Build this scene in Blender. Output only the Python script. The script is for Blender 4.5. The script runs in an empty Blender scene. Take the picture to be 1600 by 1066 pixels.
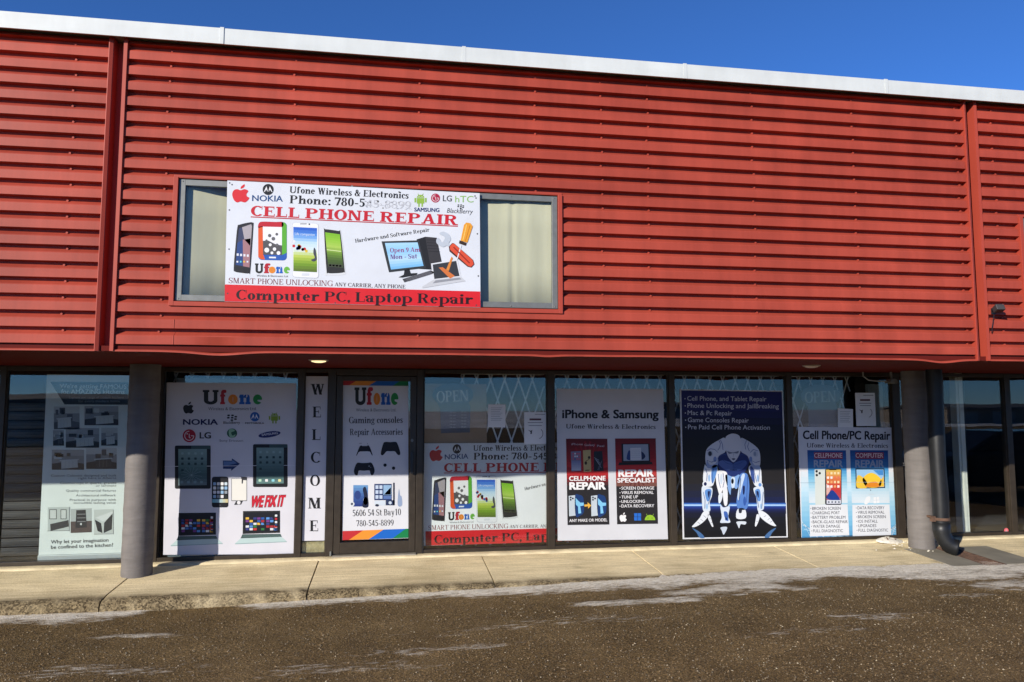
import bpy, bmesh, math, random
from mathutils import Vector, noise as mnoise
R = math.radians
random.seed(7)
SC = bpy.context.scene
COL = SC.collection

# ------------------------------------------------------------------ camera, sky, sun, exposure
YAW, PITCH, CAMZ, FPX = R(9.265), R(5.043), 1.876, 1157.3
cam = bpy.data.cameras.new('camera'); camo = bpy.data.objects.new('camera', cam); COL.objects.link(camo)
camo.location = (0, 0, CAMZ); camo.rotation_euler = (R(90) + PITCH, 0, -YAW)
cam.sensor_width = 36; cam.lens = FPX / 1600 * 36; cam.clip_end = 3000; cam.clip_start = .05
SC.camera = camo
SUN_EL, SUN_ROT = R(19.3), R(226)
w = bpy.data.worlds.new("World"); SC.world = w; w.use_nodes = True
wn = w.node_tree; bg = wn.nodes['Background']
sky = wn.nodes.new('ShaderNodeTexSky'); sky.sky_type = 'NISHITA'; sky.sun_disc = False
sky.sun_elevation = SUN_EL; sky.sun_rotation = SUN_ROT; sky.altitude = 4000; sky.air_density = 1.0; sky.dust_density = 0.0; sky.ozone_density = 10.0
wn.links.new(sky.outputs[0], bg.inputs[0]); bg.inputs[1].default_value = 0.145
sl = bpy.data.lights.new('sun', 'SUN'); sl.energy = 5.0; sl.angle = R(.5); sl.color = (1, .93, .82)
so = bpy.data.objects.new('sun', sl); COL.objects.link(so)
SUNDIR = Vector((.679, .656, -.330)).normalized()
so.rotation_euler = SUNDIR.to_track_quat('-Z', 'Y').to_euler(); so.location = (-20, -20, 12)
SC.view_settings.view_transform = 'Standard'; SC.view_settings.look = 'None'
SC.view_settings.exposure = 0.38; SC.view_settings.gamma = 1
SC.cycles.max_bounces = 8; SC.cycles.transparent_max_bounces = 24; SC.cycles.use_denoising = True
SC.cycles.caustics_reflective = False; SC.cycles.caustics_refractive = False

# ------------------------------------------------------------------ photo pixel (1600 px wide) -> point on the wall plane Y
_c, _s, _cp, _sp = math.cos(YAW), math.sin(YAW), math.cos(PITCH), math.sin(PITCH)
FW = Vector((_s * _cp, _c * _cp, _sp)); RT = Vector((_c, -_s, 0)); UP = RT.cross(FW)
def P(x, y, Y):
    d = RT * ((x - 800) / FPX) + UP * ((533 - y) / FPX) + FW
    return Vector((0, 0, CAMZ)) + d * (Y / d.y)
YF, YS = 7.0, 9.72          # facade plane and shop glass plane
ZL, ZT = 2.36, 5.215        # lip of the overhang, foot of the coping

# ------------------------------------------------------------------ materials
def S(r, g, b):
    f = lambda c: (c / 255) / 12.92 if c / 255 <= .04045 else ((c / 255 + .055) / 1.055) ** 2.4
    return (f(r), f(g), f(b))
MATS = {}
def mat(name, col, rough=.6, metal=0., var=.08, scale=6., bump=0., bscale=60., spec=.4, stretch=(1, 1, 1), rvar=0.):
    if name in MATS: return MATS[name]
    m = bpy.data.materials.new(name); m.use_nodes = True; t = m.node_tree; n = t.nodes; b = n['Principled BSDF']
    tc = n.new('ShaderNodeTexCoord'); mp = n.new('ShaderNodeMapping'); mp.inputs['Scale'].default_value = stretch
    t.links.new(tc.outputs['Object'], mp.inputs[0])
    nz = n.new('ShaderNodeTexNoise'); nz.inputs['Scale'].default_value = scale; nz.inputs['Detail'].default_value = 5
    t.links.new(mp.outputs[0], nz.inputs['Vector'])
    rp = n.new('ShaderNodeValToRGB'); rp.color_ramp.elements[0].position = .3; rp.color_ramp.elements[1].position = .7
    rp.color_ramp.elements[0].color = (*[max(0, c * (1 - var)) for c in col], 1)
    rp.color_ramp.elements[1].color = (*[min(1, c * (1 + var)) for c in col], 1)
    t.links.new(nz.outputs['Fac'], rp.inputs[0]); t.links.new(rp.outputs[0], b.inputs['Base Color'])
    b.inputs['Roughness'].default_value = rough; b.inputs['Metallic'].default_value = metal
    b.inputs['Specular IOR Level'].default_value = spec
    if rvar:
        mr = n.new('ShaderNodeMapRange'); mr.inputs[3].default_value = rough - rvar; mr.inputs[4].default_value = rough + rvar
        t.links.new(nz.outputs['Fac'], mr.inputs[0]); t.links.new(mr.outputs[0], b.inputs['Roughness'])
    if bump:
        n2 = n.new('ShaderNodeTexNoise'); n2.inputs['Scale'].default_value = bscale; n2.inputs['Detail'].default_value = 4
        t.links.new(mp.outputs[0], n2.inputs['Vector'])
        bp = n.new('ShaderNodeBump'); bp.inputs['Strength'].default_value = bump; bp.inputs['Distance'].default_value = .01
        t.links.new(n2.outputs['Fac'], bp.inputs['Height']); t.links.new(bp.outputs[0], b.inputs['Normal'])
    MATS[name] = m; return m
def ink(c):
    """printed ink or paper of an sRGB colour"""
    c = tuple(int(v) for v in c)
    return mat('ink_%02x%02x%02x' % c, tuple(min(.74, v*.74) for v in S(*c)), rough=.5, var=.05, scale=2.5, spec=.3, bump=.5, bscale=2.4)

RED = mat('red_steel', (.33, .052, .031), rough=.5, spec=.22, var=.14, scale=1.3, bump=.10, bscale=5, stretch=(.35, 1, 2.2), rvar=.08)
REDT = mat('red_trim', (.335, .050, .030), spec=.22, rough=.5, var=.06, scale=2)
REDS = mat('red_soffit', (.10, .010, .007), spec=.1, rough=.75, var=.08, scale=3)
def weather(m, amount, stretch, chip):
    """faint run marks down a painted metal face and a few chalky scuffs"""
    t = m.node_tree; n = t.nodes; L = t.links; b = n['Principled BSDF']; src = b.inputs['Base Color'].links[0].from_socket
    tc = n.new('ShaderNodeTexCoord'); mp = n.new('ShaderNodeMapping'); mp.inputs['Scale'].default_value = stretch; L.new(tc.outputs['Object'], mp.inputs[0])
    nz = n.new('ShaderNodeTexNoise'); nz.inputs['Scale'].default_value = 1; nz.inputs['Detail'].default_value = 6; nz.inputs['Roughness'].default_value = .65; L.new(mp.outputs[0], nz.inputs['Vector'])
    r = n.new('ShaderNodeValToRGB'); r.color_ramp.elements[0].position = .3; r.color_ramp.elements[1].position = .7
    r.color_ramp.elements[0].color = (1 - amount, 1 - amount, 1 - amount, 1); r.color_ramp.elements[1].color = (1 + amount, 1 + amount, 1 + amount, 1); L.new(nz.outputs['Fac'], r.inputs[0])
    k = n.new('ShaderNodeMix'); k.data_type = 'RGBA'; k.blend_type = 'MULTIPLY'; k.inputs[0].default_value = 1; L.new(src, k.inputs[6]); L.new(r.outputs[0], k.inputs[7])
    c = n.new('ShaderNodeTexNoise'); c.inputs['Scale'].default_value = 2.3; c.inputs['Detail'].default_value = 9; c.inputs['Roughness'].default_value = .72; L.new(tc.outputs['Object'], c.inputs['Vector'])
    r2 = n.new('ShaderNodeValToRGB'); r2.color_ramp.elements[0].position = .685; r2.color_ramp.elements[1].position = .74; r2.color_ramp.elements[1].color = (.5, .5, .5, 1); L.new(c.outputs['Fac'], r2.inputs[0])
    k2 = n.new('ShaderNodeMix'); k2.data_type = 'RGBA'; L.new(r2.outputs[0], k2.inputs[0]); L.new(k.outputs[2], k2.inputs[6]); k2.inputs[7].default_value = (*chip, 1); L.new(k2.outputs[2], b.inputs['Base Color'])
weather(RED, .15, (5, 1, .5), (.50, .20, .16)); weather(REDT, .08, (6, 6, .5), (.45, .18, .14))
WHITEM = mat('white_coping', (.55, .57, .55), rough=.45, var=.05, scale=2.2, bump=.08, bscale=4, stretch=(.5, 1, 2))
BRONZE = mat('bronze_frame', (.043, .033, .023), rough=.42, metal=.3, var=.15, scale=9, rvar=.08)
BLACKF = mat('black_fitting', (.012, .012, .013), rough=.35)
ALU = mat('aluminium', (.17, .175, .165), rough=.5, metal=.35, var=.12, scale=12)
RUBBER = mat('black_gasket', (.012, .012, .012), rough=.7)
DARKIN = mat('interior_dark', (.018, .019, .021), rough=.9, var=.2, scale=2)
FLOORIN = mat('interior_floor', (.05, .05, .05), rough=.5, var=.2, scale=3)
weather(WHITEM, .06, (5, 1, 1.2), (.30, .28, .25))
COLM = mat('column_paint', (.145, .131, .122), rough=.75, var=.12, scale=3, bump=.5, bscale=14, stretch=(1, 1, 5))
weather(COLM, .16, (4, 4, .7), (.055, .048, .043))
PIPE = mat('black_pipe', (.010, .0105, .011), rough=.45, var=.3, scale=5, bump=.15, bscale=9)
GATE = mat('galvanised_strip', (.62, .62, .60), rough=.5, metal=.25, var=.12)
RUST = mat('rusty_iron', (.11, .062, .04), rough=.85, var=.35, scale=14, bump=.6, bscale=50)

def glass_mat(name, tint, refl, gc=(.95, .89, .82)):
    m = bpy.data.materials.new(name); m.use_nodes = True; t = m.node_tree; n = t.nodes; n.remove(n['Principled BSDF'])
    tr = n.new('ShaderNodeBsdfTransparent'); tr.inputs[0].default_value = (*tint, 1)
    gl = n.new('ShaderNodeBsdfGlossy'); gl.inputs['Roughness'].default_value = .0; gl.inputs[0].default_value = (*gc, 1)
    fr = n.new('ShaderNodeFresnel'); ge = n.new('ShaderNodeNewGeometry'); io = n.new('ShaderNodeMapRange'); io.inputs[3].default_value = 1.5; io.inputs[4].default_value = 1 / 1.5
    t.links.new(ge.outputs['Backfacing'], io.inputs[0]); t.links.new(io.outputs[0], fr.inputs[0])
    ad = n.new('ShaderNodeMath'); ad.operation = 'ADD'; ad.inputs[1].default_value = refl; ad.use_clamp = True
    nz = n.new('ShaderNodeTexNoise'); nz.inputs['Scale'].default_value = 1.1; nz.inputs['Detail'].default_value = 1
    bp = n.new('ShaderNodeBump'); bp.inputs['Strength'].default_value = .05; bp.inputs['Distance'].default_value = .02
    tc = n.new('ShaderNodeTexCoord'); t.links.new(tc.outputs['Object'], nz.inputs['Vector'])
    t.links.new(nz.outputs['Fac'], bp.inputs['Height']); t.links.new(bp.outputs[0], gl.inputs['Normal'])
    mx = n.new('ShaderNodeMixShader'); t.links.new(fr.outputs[0], ad.inputs[0]); t.links.new(ad.outputs[0], mx.inputs[0])
    t.links.new(tr.outputs[0], mx.inputs[1]); t.links.new(gl.outputs[0], mx.inputs[2])
    t.links.new(mx.outputs[0], n['Material Output'].inputs[0]); return m
GLASS = glass_mat('shop_glass', (.95, .97, .965), .008)
GLASSW = glass_mat('window_glass', (.95, .96, .94), .0, (.55, .52, .48))

# ------------------------------------------------------------------ object helpers
def tag(o, label=None, cat=None, group=None, kind=None):
    if label: o['label'] = label
    if cat: o['category'] = cat
    if group: o['group'] = group
    if kind: o['kind'] = kind
    return o
def empty(name, loc, label, cat, group=None):
    o = bpy.data.objects.new(name, None); COL.objects.link(o); o.location = loc; o.empty_display_size = .2
    return tag(o, label, cat, group)
class MB:
    """collects shapes, then links them as ONE mesh object"""
    def __init__(s): s.bm = bmesh.new(); s.mats = []
    def mi(s, m):
        if m is None: return 0
        if m not in s.mats: s.mats.append(m)
        return s.mats.index(m)
    def face(s, pts, m=None):
        f = s.bm.faces.new([s.bm.verts.new(p) for p in pts]); f.material_index = s.mi(m); return f
    def box(s, a, b, m=None):
        (x0, y0, z0), (x1, y1, z1) = a, b
        v = [s.bm.verts.new(p) for p in ((x0,y0,z0),(x1,y0,z0),(x1,y1,z0),(x0,y1,z0),(x0,y0,z1),(x1,y0,z1),(x1,y1,z1),(x0,y1,z1))]
        i = s.mi(m)
        for q in ((3,2,1,0),(4,5,6,7),(0,1,5,4),(1,2,6,5),(2,3,7,6),(3,0,4,7)):
            s.bm.faces.new([v[k] for k in q]).material_index = i
    def obox(s, c, ax, m=None):
        """box from centre and three half-axis vectors"""
        c = Vector(c); a, b, d = [Vector(k) for k in ax]; i = s.mi(m)
        v = [s.bm.verts.new(c + a * i_ + b * j_ + d * k_) for k_ in (-1, 1) for j_ in (-1, 1) for i_ in (-1, 1)]
        for q in ((0,2,3,1),(4,5,7,6),(0,1,5,4),(1,3,7,5),(3,2,6,7),(2,0,4,6)):
            s.bm.faces.new([v[k] for k in q]).material_index = i
    def tube(s, pts, rad, n=20, m=None, cap=True, squash=None):
        pts = [Vector(p) for p in pts]; rad = rad if isinstance(rad, (list, tuple)) else [rad] * len(pts); rings = []; i = s.mi(m)
        for k, p in enumerate(pts):
            t = (pts[min(k + 1, len(pts) - 1)] - pts[max(k - 1, 0)]).normalized()
            u = t.orthogonal().normalized() if k == 0 else (u - t * u.dot(t)).normalized()
            v = t.cross(u)
            rings.append([s.bm.verts.new(p + (u * math.cos(a) + v * math.sin(a)) * rad[k]) for a in [2 * math.pi * j / n for j in range(n)]])
        for a, b in zip(rings, rings[1:]):
            for j in range(n): s.bm.faces.new((a[j], a[(j+1) % n], b[(j+1) % n], b[j])).material_index = i
        if cap:
            s.bm.faces.new(rings[0][::-1]).material_index = i; s.bm.faces.new(rings[-1]).material_index = i
    def prism(s, prof, axis, a, b, m=None):
        """closed 2-D outline pushed along an axis (0: (y,z) along x, 1: (x,z) along y, 2: (x,y) along z)"""
        mk = {0: lambda p, t: (t, p[0], p[1]), 1: lambda p, t: (p[0], t, p[1]), 2: lambda p, t: (p[0], p[1], t)}[axis]; i = s.mi(m)
        A = [s.bm.verts.new(mk(p, a)) for p in prof]; B = [s.bm.verts.new(mk(p, b)) for p in prof]; n = len(prof)
        for k in range(n): s.bm.faces.new((A[k], A[(k+1) % n], B[(k+1) % n], B[k])).material_index = i
        s.bm.faces.new(A[::-1]).material_index = i; s.bm.faces.new(B).material_index = i
    def build(s, name, m=None, parent=None, smooth=None, bevel=0, recalc=True):
        if recalc: bmesh.ops.recalc_face_normals(s.bm, faces=s.bm.faces)
        me = bpy.data.meshes.new(name); s.bm.to_mesh(me); s.bm.free()
        for q in (s.mats or [m]): me.materials.append(q)
        o = bpy.data.objects.new(name, me); COL.objects.link(o)
        if parent: o.parent = parent; o.matrix_parent_inverse = parent.matrix_basis.inverted()
        if smooth is not None:
            me.polygons.foreach_set('use_smooth', [True] * len(me.polygons)); me.set_sharp_from_angle(angle=R(smooth))
        if bevel:
            b = o.modifiers.new('bevel', 'BEVEL'); b.width = bevel; b.segments = 2; b.limit_method = 'ANGLE'
        return o
def one_box(name, a, b, m, parent=None, bevel=0):
    mb = MB(); mb.box(a, b); return mb.build(name, m, parent, bevel=bevel)
def fbm(x, y, s, o=3):
    v = 0; a = .5
    for k in range(o): v += a * mnoise.noise(Vector((x * s, y * s, 3.7 * k))); s *= 2; a *= .5
    return v
def sstep(a, b, x):
    t = max(0, min(1, (x - a) / (b - a))); return t * t * (3 - 2 * t)

# ================================================================== GROUND
def lot_z(x): return -.20 + .118 * sstep(-3.2, 4.2, x)
CURB_Y = 8.25
def ice_amount(x, y):
    """packed ice and snow lying on the lot: along the kerb and in loose patches"""
    d = CURB_Y - y
    wd = .20 + .42 * fbm(x, 2.2, 1.1, 4) + (.30 if x > 5.2 else 0) * sstep(5.0, 6.4, x) + .14 * sstep(.4, 2.5, x) - .3 * math.exp(-((x + 1.9) / .45) ** 2) + .02
    v = sstep(wd + .12, wd - .20, d) * (1 if d > -.3 else 0) * (.76 + .55 * fbm(x, y * 2.2, 1.9, 4) + .25 * sstep(.22, .02, d))
    for px, py, rx, ry, k in ((-2.2, 7.34, .42, .085, .52), (2.6, 7.42, .95, .13, .68), (3.7, 7.66, .9, .18, .74), (.45, 6.42, .75, .10, .36),
                              (4.5, 6.5, .5, .12, .40), (6.9, 7.4, .9, .22, .6), (-2.2, 6.45, .9, .16, .33), (3.6, 6.15, .7, .10, .30), (-.3, 6.1, .9, .14, .30), (5.9, 7.0, .40, .08, .36), (1.6, 6.9, 1.4, .14, .27)):
        q = ((x - px) / rx) ** 2 + ((y - py + .05 * math.sin(x * 3)) / ry) ** 2
        v = max(v, k * sstep(1.7, .0, q + 1.8 * fbm(x, y * 2.5, 2.6, 4)))
    return max(0, min(1, v))
def lot_material():
    m = bpy.data.materials.new('gravel_asphalt'); m.use_nodes = True; t = m.node_tree; n = t.nodes; L = t.links; b = n['Principled BSDF']
    tc = n.new('ShaderNodeTexCoord')
    def nz(sc, det=6, rough=.6):
        k = n.new('ShaderNodeTexNoise'); k.inputs['Scale'].default_value = sc; k.inputs['Detail'].default_value = det; k.inputs['Roughness'].default_value = rough
        L.new(tc.outputs['Object'], k.inputs['Vector']); return k
    def ramp(src, stops):
        r = n.new('ShaderNodeValToRGB'); e = r.color_ramp.elements
        while len(e) < len(stops): e.new(.5)
        for k, (p, c) in enumerate(stops): e[k].position = p; e[k].color = (*c, 1)
        L.new(src, r.inputs[0]); return r
    def mix(f, a, bb, mode='MIX'):
        k = n.new('ShaderNodeMix'); k.data_type = 'RGBA'; k.blend_type = mode
        for s_, q in ((0, f), (6, a), (7, bb)):
            if hasattr(q, 'links') or hasattr(q, 'is_linked'): L.new(q, k.inputs[s_])
            else: k.inputs[s_].default_value = q if s_ == 0 else (*q, 1)
        return k.outputs[2]
    big = ramp(nz(1.3, 8, .7).outputs['Fac'], [(.3, (.115, .076, .034)), (.5, (.17, .113, .050)), (.72, (.24, .165, .078))])
    fine = ramp(nz(62, 6, .8).outputs['Fac'], [(.33, (.18, .17, .16)), (.5, (.85, .84, .82)), (.63, (2.3, 2.2, 2.0))])
    c = mix(1.0, big.outputs[0], fine.outputs[0], 'MULTIPLY')
    vo = n.new('ShaderNodeTexVoronoi'); vo.inputs['Scale'].default_value = 95; L.new(tc.outputs['Object'], vo.inputs['Vector'])
    st = ramp(vo.outputs['Distance'], [(.0, (1, 1, 1)), (.33, (.6, .6, .6)), (.42, (0, 0, 0))])
    hue = n.new('ShaderNodeSeparateColor'); L.new(vo.outputs['Color'], hue.inputs[0])
    pick = ramp(hue.outputs[0], [(.0, (0, 0, 0)), (.74, (0, 0, 0)), (.82, (1, 1, 1))])
    both = n.new('ShaderNodeMath'); both.operation = 'MULTIPLY'; L.new(st.outputs[0], both.inputs[0]); L.new(pick.outputs[0], both.inputs[1])
    stone = ramp(hue.outputs[1], [(.1, (.12, .085, .055)), (.5, (.30, .225, .14)), (.9, (.42, .36, .28))])
    c = mix(both.outputs[0], c, stone.outputs[0])
    at = n.new('ShaderNodeAttribute'); at.attribute_name = 'ice'
    imp = n.new('ShaderNodeMapping'); imp.inputs['Scale'].default_value = (.55, 1.9, 1); L.new(tc.outputs['Object'], imp.inputs[0]); ino = nz(11, 9, .78); L.new(imp.outputs[0], ino.inputs['Vector']); isum = n.new('ShaderNodeMath'); isum.operation = 'MULTIPLY_ADD'; isum.inputs[1].default_value = 2.3; isum.inputs[2].default_value = -1.12
    L.new(ino.outputs['Fac'], isum.inputs[0]); iad = n.new('ShaderNodeMath'); iad.operation = 'ADD'; L.new(isum.outputs[0], iad.inputs[0]); L.new(at.outputs['Fac'], iad.inputs[1])
    im = ramp(iad.outputs[0], [(.30, (0, 0, 0)), (.62, (.5, .5, .5)), (1.0, (.95, .95, .95))])
    icec = ramp(nz(30, 6, .7).outputs['Fac'], [(.28, (.46, .36, .25)), (.44, (.88, .79, .64)), (.58, (1.0, .94, .82))])
    c = mix(im.outputs[0], c, icec.outputs[0]); L.new(c, b.inputs['Base Color'])
    rr = n.new('ShaderNodeMapRange'); rr.inputs[3].default_value = .78; rr.inputs[4].default_value = .5; L.new(im.outputs[0], rr.inputs[0]); L.new(rr.outputs[0], b.inputs['Roughness'])
    b.inputs['Specular IOR Level'].default_value = .12
    hs = n.new('ShaderNodeMath'); hs.operation = 'ADD'; L.new(nz(60, 5, .7).outputs['Fac'], hs.inputs[0]); L.new(st.outputs[0], hs.inputs[1])
    bp = n.new('ShaderNodeBump'); bp.inputs['Strength'].default_value = 1.0; bp.inputs['Distance'].default_value = .018
    L.new(hs.outputs[0], bp.inputs['Height']); L.new(bp.outputs[0], b.inputs['Normal'])
    return m
def axis(vals): 
    out = []
    for a, b, st in vals:
        k = max(1, round((b - a) / st)); out += [a + (b - a) * i / k for i in range(k)]
    return out + [vals[-1][1]]
def grid(name, xs, ys, zf, m, attr=None):
    me = bpy.data.meshes.new(name); nx = len(xs)
    me.from_pydata([(x, y, zf(x, y)) for y in ys for x in xs], [], [(j*nx+i, j*nx+i+1, (j+1)*nx+i+1, (j+1)*nx+i) for j in range(len(ys)-1) for i in range(nx-1)])
    me.materials.append(m); me.polygons.foreach_set('use_smooth', [True] * len(me.polygons))
    if attr:
        a = me.attributes.new(attr[0], 'FLOAT', 'POINT'); a.data.foreach_set('value', [attr[1](x, y) for y in ys for x in xs])
    o = bpy.data.objects.new(name, me); COL.objects.link(o); return o
xs = axis([(-300, -20, 70), (-20, -5, 3), (-5, 10, .04), (10, 20, 2), (20, 300, 70)])
ys = axis([(-300, -20, 70), (-20, 4, 4), (4, 5.4, .2), (5.4, 8.40, .04), (8.40, 9, .6)])
lot = grid('parking_lot', xs, ys, lambda x, y: lot_z(x) + (.010 * fbm(x, y, 1.4) + .005 * fbm(x, y, 7) + .016 * ice_amount(x, y) if -5 <= x <= 10 and y > 4.3 else 0), lot_material(), ('ice', lambda x, y: ice_amount(x, y) if 4.3 < y < 8.5 and -6 < x < 11 else 0))
tag(lot, kind='structure')
far = MB(); far.face([(-300, 8.9, -.26), (300, 8.9, -.26), (300, 300, -.26), (-300, 300, -.26)])
tag(far.build('ground', mat('far_ground', (.12, .10, .08), rough=.9)), kind='structure')
yard = MB(); yard.face([(-300, -300, -.06), (300, -300, -.06), (300, -46, -.06), (-300, -46, -.06)])
tag(yard.build('snow_field', mat('field_snow', (.62, .62, .64), rough=.8, var=.3, scale=.05)), kind='structure')

# loose stones
peb = MB(); pm = [mat('pebble_tan', (.24, .17, .095), .9, spec=.1), mat('pebble_grey', (.20, .165, .115), .9, spec=.1), mat('pebble_brown', (.085, .058, .034), .9, spec=.1), mat('pebble_pale', (.40, .33, .22), .9, spec=.1)]
for k in range(21000):
    y = 4.9 + 3.3 * random.random() ** .9; x = random.uniform(-.62 * y, .98 * y)
    r = .0031 + .0068 * random.random() ** 3.0
    m = pm[random.choices((0, 1, 2, 3), (.42, .26, .22, .10))[0]]; z = lot_z(x) + r * .4 + .008 * fbm(x, y, 1.4); i = peb.mi(m); a = random.random() * 6.3
    v = [peb.bm.verts.new((x + r * math.cos(a + q) * random.uniform(.7, 1.2), y + r * math.sin(a + q) * random.uniform(.7, 1.2), z)) for q in (0, 1.57, 3.14, 4.71)]
    tp = peb.bm.verts.new((x, y, z + r * random.uniform(.5, .9)))
    for q in range(4): peb.bm.faces.new((v[q], v[(q+1) % 4], tp)).material_index = i
tag(peb.build('loose_gravel', None, recalc=False), 'fine loose stones scattered over the brown lot', 'gravel', kind='stuff')

# sidewalk: worn slabs with open joints and a rough rounded nose
def conc_material():
    m = mat('sidewalk_concrete', (.80, .67, .42), rough=.9, spec=.15, var=.14, scale=1.6, bump=.35, bscale=45, stretch=(1, 1.6, 1)); t = m.node_tree; n = t.nodes; L = t.links; b = n['Principled BSDF']
    src = b.inputs['Base Color'].links[0].from_socket
    tc = n.new('ShaderNodeTexCoord')
    f = n.new('ShaderNodeTexNoise'); f.inputs['Scale'].default_value = 90; f.inputs['Detail'].default_value = 4; L.new(tc.outputs['Object'], f.inputs['Vector'])
    r = n.new('ShaderNodeValToRGB'); r.color_ramp.elements[0].position = .3; r.color_ramp.elements[0].color = (.74, .72, .70, 1); r.color_ramp.elements[1].position = .55; r.color_ramp.elements[1].color = (1.06, 1.06, 1.06, 1)
    L.new(f.outputs['Fac'], r.inputs[0])
    k = n.new('ShaderNodeMix'); k.data_type = 'RGBA'; k.blend_type = 'MULTIPLY'; k.inputs[0].default_value = 1
    L.new(src, k.inputs[6]); L.new(r.outputs[0], k.inputs[7])
    # exposed aggregate and dirt where the nose is worn
    at = n.new('ShaderNodeAttribute'); at.attribute_name = 'wear'
    v = n.new('ShaderNodeTexVoronoi'); v.inputs['Scale'].default_value = 70; L.new(tc.outputs['Object'], v.inputs['Vector'])
    r2 = n.new('ShaderNodeValToRGB'); e = r2.color_ramp.elements; e[0].color = (.06, .044, .025, 1); e[1].color = (.27, .21, .12, 1); e[0].position = .1; e[1].position = .9
    sp = n.new('ShaderNodeSeparateColor'); L.new(v.outputs['Color'], sp.inputs[0]); L.new(sp.outputs[0], r2.inputs[0])
    k2 = n.new('ShaderNodeMix'); k2.data_type = 'RGBA'; L.new(at.outputs['Fac'], k2.inputs[0]); L.new(k.outputs[2], k2.inputs[6]); L.new(r2.outputs[0], k2.inputs[7])
    # old damp stains
    d = n.new('ShaderNodeTexNoise'); d.inputs['Scale'].default_value = .9; d.inputs['Detail'].default_value = 6; L.new(tc.outputs['Object'], d.inputs['Vector'])
    r3 = n.new('ShaderNodeValToRGB'); r3.color_ramp.elements[0].position = .52; r3.color_ramp.elements[1].position = .72
    r3.color_ramp.elements[0].color = (1, 1, 1, 1); r3.color_ramp.elements[1].color = (.74, .72, .67, 1); L.new(d.outputs['Fac'], r3.inputs[0])
    k3 = n.new('ShaderNodeMix'); k3.data_type = 'RGBA'; k3.blend_type = 'MULTIPLY'; k3.inputs[0].default_value = 1; L.new(k2.outputs[2], k3.inputs[6]); L.new(r3.outputs[0], k3.inputs[7])
    bm_ = n.new('ShaderNodeMapping'); bm_.inputs['Rotation'].default_value = (0, 0, R(28)); bm_.inputs['Scale'].default_value = (1.2, 14, 1); L.new(tc.outputs['Object'], bm_.inputs[0])
    bn_ = n.new('ShaderNodeTexNoise'); bn_.inputs['Scale'].default_value = 1.6; bn_.inputs['Detail'].default_value = 5; L.new(bm_.outputs[0], bn_.inputs['Vector'])
    r4 = n.new('ShaderNodeValToRGB'); r4.color_ramp.elements[0].position = .35; r4.color_ramp.elements[1].position = .68; r4.color_ramp.elements[0].color = (.86, .84, .80, 1); r4.color_ramp.elements[1].color = (1.08, 1.08, 1.08, 1); L.new(bn_.outputs['Fac'], r4.inputs[0])
    sk = n.new('ShaderNodeTexVoronoi'); sk.inputs['Scale'].default_value = 26; L.new(tc.outputs['Object'], sk.inputs['Vector'])
    r5 = n.new('ShaderNodeValToRGB'); r5.color_ramp.elements[0].position = .07; r5.color_ramp.elements[1].position = .13; r5.color_ramp.elements[0].color = (.55, .5, .42, 1); r5.color_ramp.elements[1].color = (1, 1, 1, 1); L.new(sk.outputs['Distance'], r5.inputs[0])
    o_ = k3.outputs[2]
    for q in (r4, r5):
        k4 = n.new('ShaderNodeMix'); k4.data_type = 'RGBA'; k4.blend_type = 'MULTIPLY'; k4.inputs[0].default_value = 1; L.new(o_, k4.inputs[6]); L.new(q.outputs[0], k4.inputs[7]); o_ = k4.outputs[2]
    L.new(o_, b.inputs['Base Color']); return m
CONC = conc_material()
JOINTS = [-8.9, -6.9, -4.88, -2.872, -.845, 1.162, 3.147, 5.15, 7.16, 9.2, 11.2]
walk = bpy.data.meshes.new('sidewalk'); WV, WF, WW = [], [], []
prof = [(9.72, 0)] + [(9.72 - .06 * k, 0) for k in range(1, 24)] + [(8.33, 0), (8.30, -.004), (8.275, -.014), (8.255, -.032), (8.245, -.06), (8.235, -.10), (8.225, -.2)]
for a, b in zip(JOINTS, JOINTS[1:]):
    g = .007; xs_ = axis([(a + g, b - g, .035)]); base = len(WV); nx = len(xs_); tilt = random.uniform(-.006, .006)
    for k, (y, dz) in enumerate([(9.72, -.3)] + prof):
        for i, x in enumerate(xs_):
            nose = sstep(8.48, 8.30, y); e = min(x - a, b - x)
            z = -.052 * (9.72 - y) + dz + tilt * (x - (a + b) / 2) * .5 + .004 * fbm(x, y, 2) - .018 * math.exp(-e / .02) * nose
            yy = y + nose * (.020 * fbm(x, 5, 4, 4) + .012 * mnoise.noise(Vector((x * 25, z * 25, 1)))) ; z += nose * .010 * mnoise.noise(Vector((x * 22, y * 22, 0)))
            if k == 0 or (i in (0, nx - 1)): pass
            WV.append((x, yy, z)); WW.append(max(0, min(1, nose * .95 * (.85 + .9 * fbm(x, y, 5)) + .30 * sstep(8.95, 8.35, y) * (.6 + 1.4 * fbm(x, y, 1.6, 4)) + .12 * sstep(.1, .5, fbm(x * 1.3 + y, y, 2.2, 4)) + (.5 * sstep(.3, .6, fbm(x, y, 3) + .35 * math.exp(-((x - 6.7) / 1.1) ** 2) * sstep(8.4, 9.5, y))))))
    rows = len(prof) + 1
    for j in range(rows - 1):
        for i in range(nx - 1): q = base + j * nx + i; WF.append((q, q + nx, q + nx + 1, q + 1))
    for side in (0, nx - 1):     # joint faces
        vs = [base + j * nx + side for j in range(rows)]
        for j in range(1, rows - 1):
            q = len(WV); v = WV[vs[j]]; v2 = WV[vs[j + 1]]; WV += [(v[0], v[1], -.3), (v2[0], v2[1], -.3)]; WW += [1, 1]
            WF.append((vs[j], vs[j + 1], q + 1, q))
walk.from_pydata(WV, [], WF); walk.materials.append(CONC); walk.polygons.foreach_set('use_smooth', [True] * len(walk.polygons)); walk.set_sharp_from_angle(angle=R(50))
wa = walk.attributes.new('wear', 'FLOAT', 'POINT'); wa.data.foreach_set('value', WW)
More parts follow.
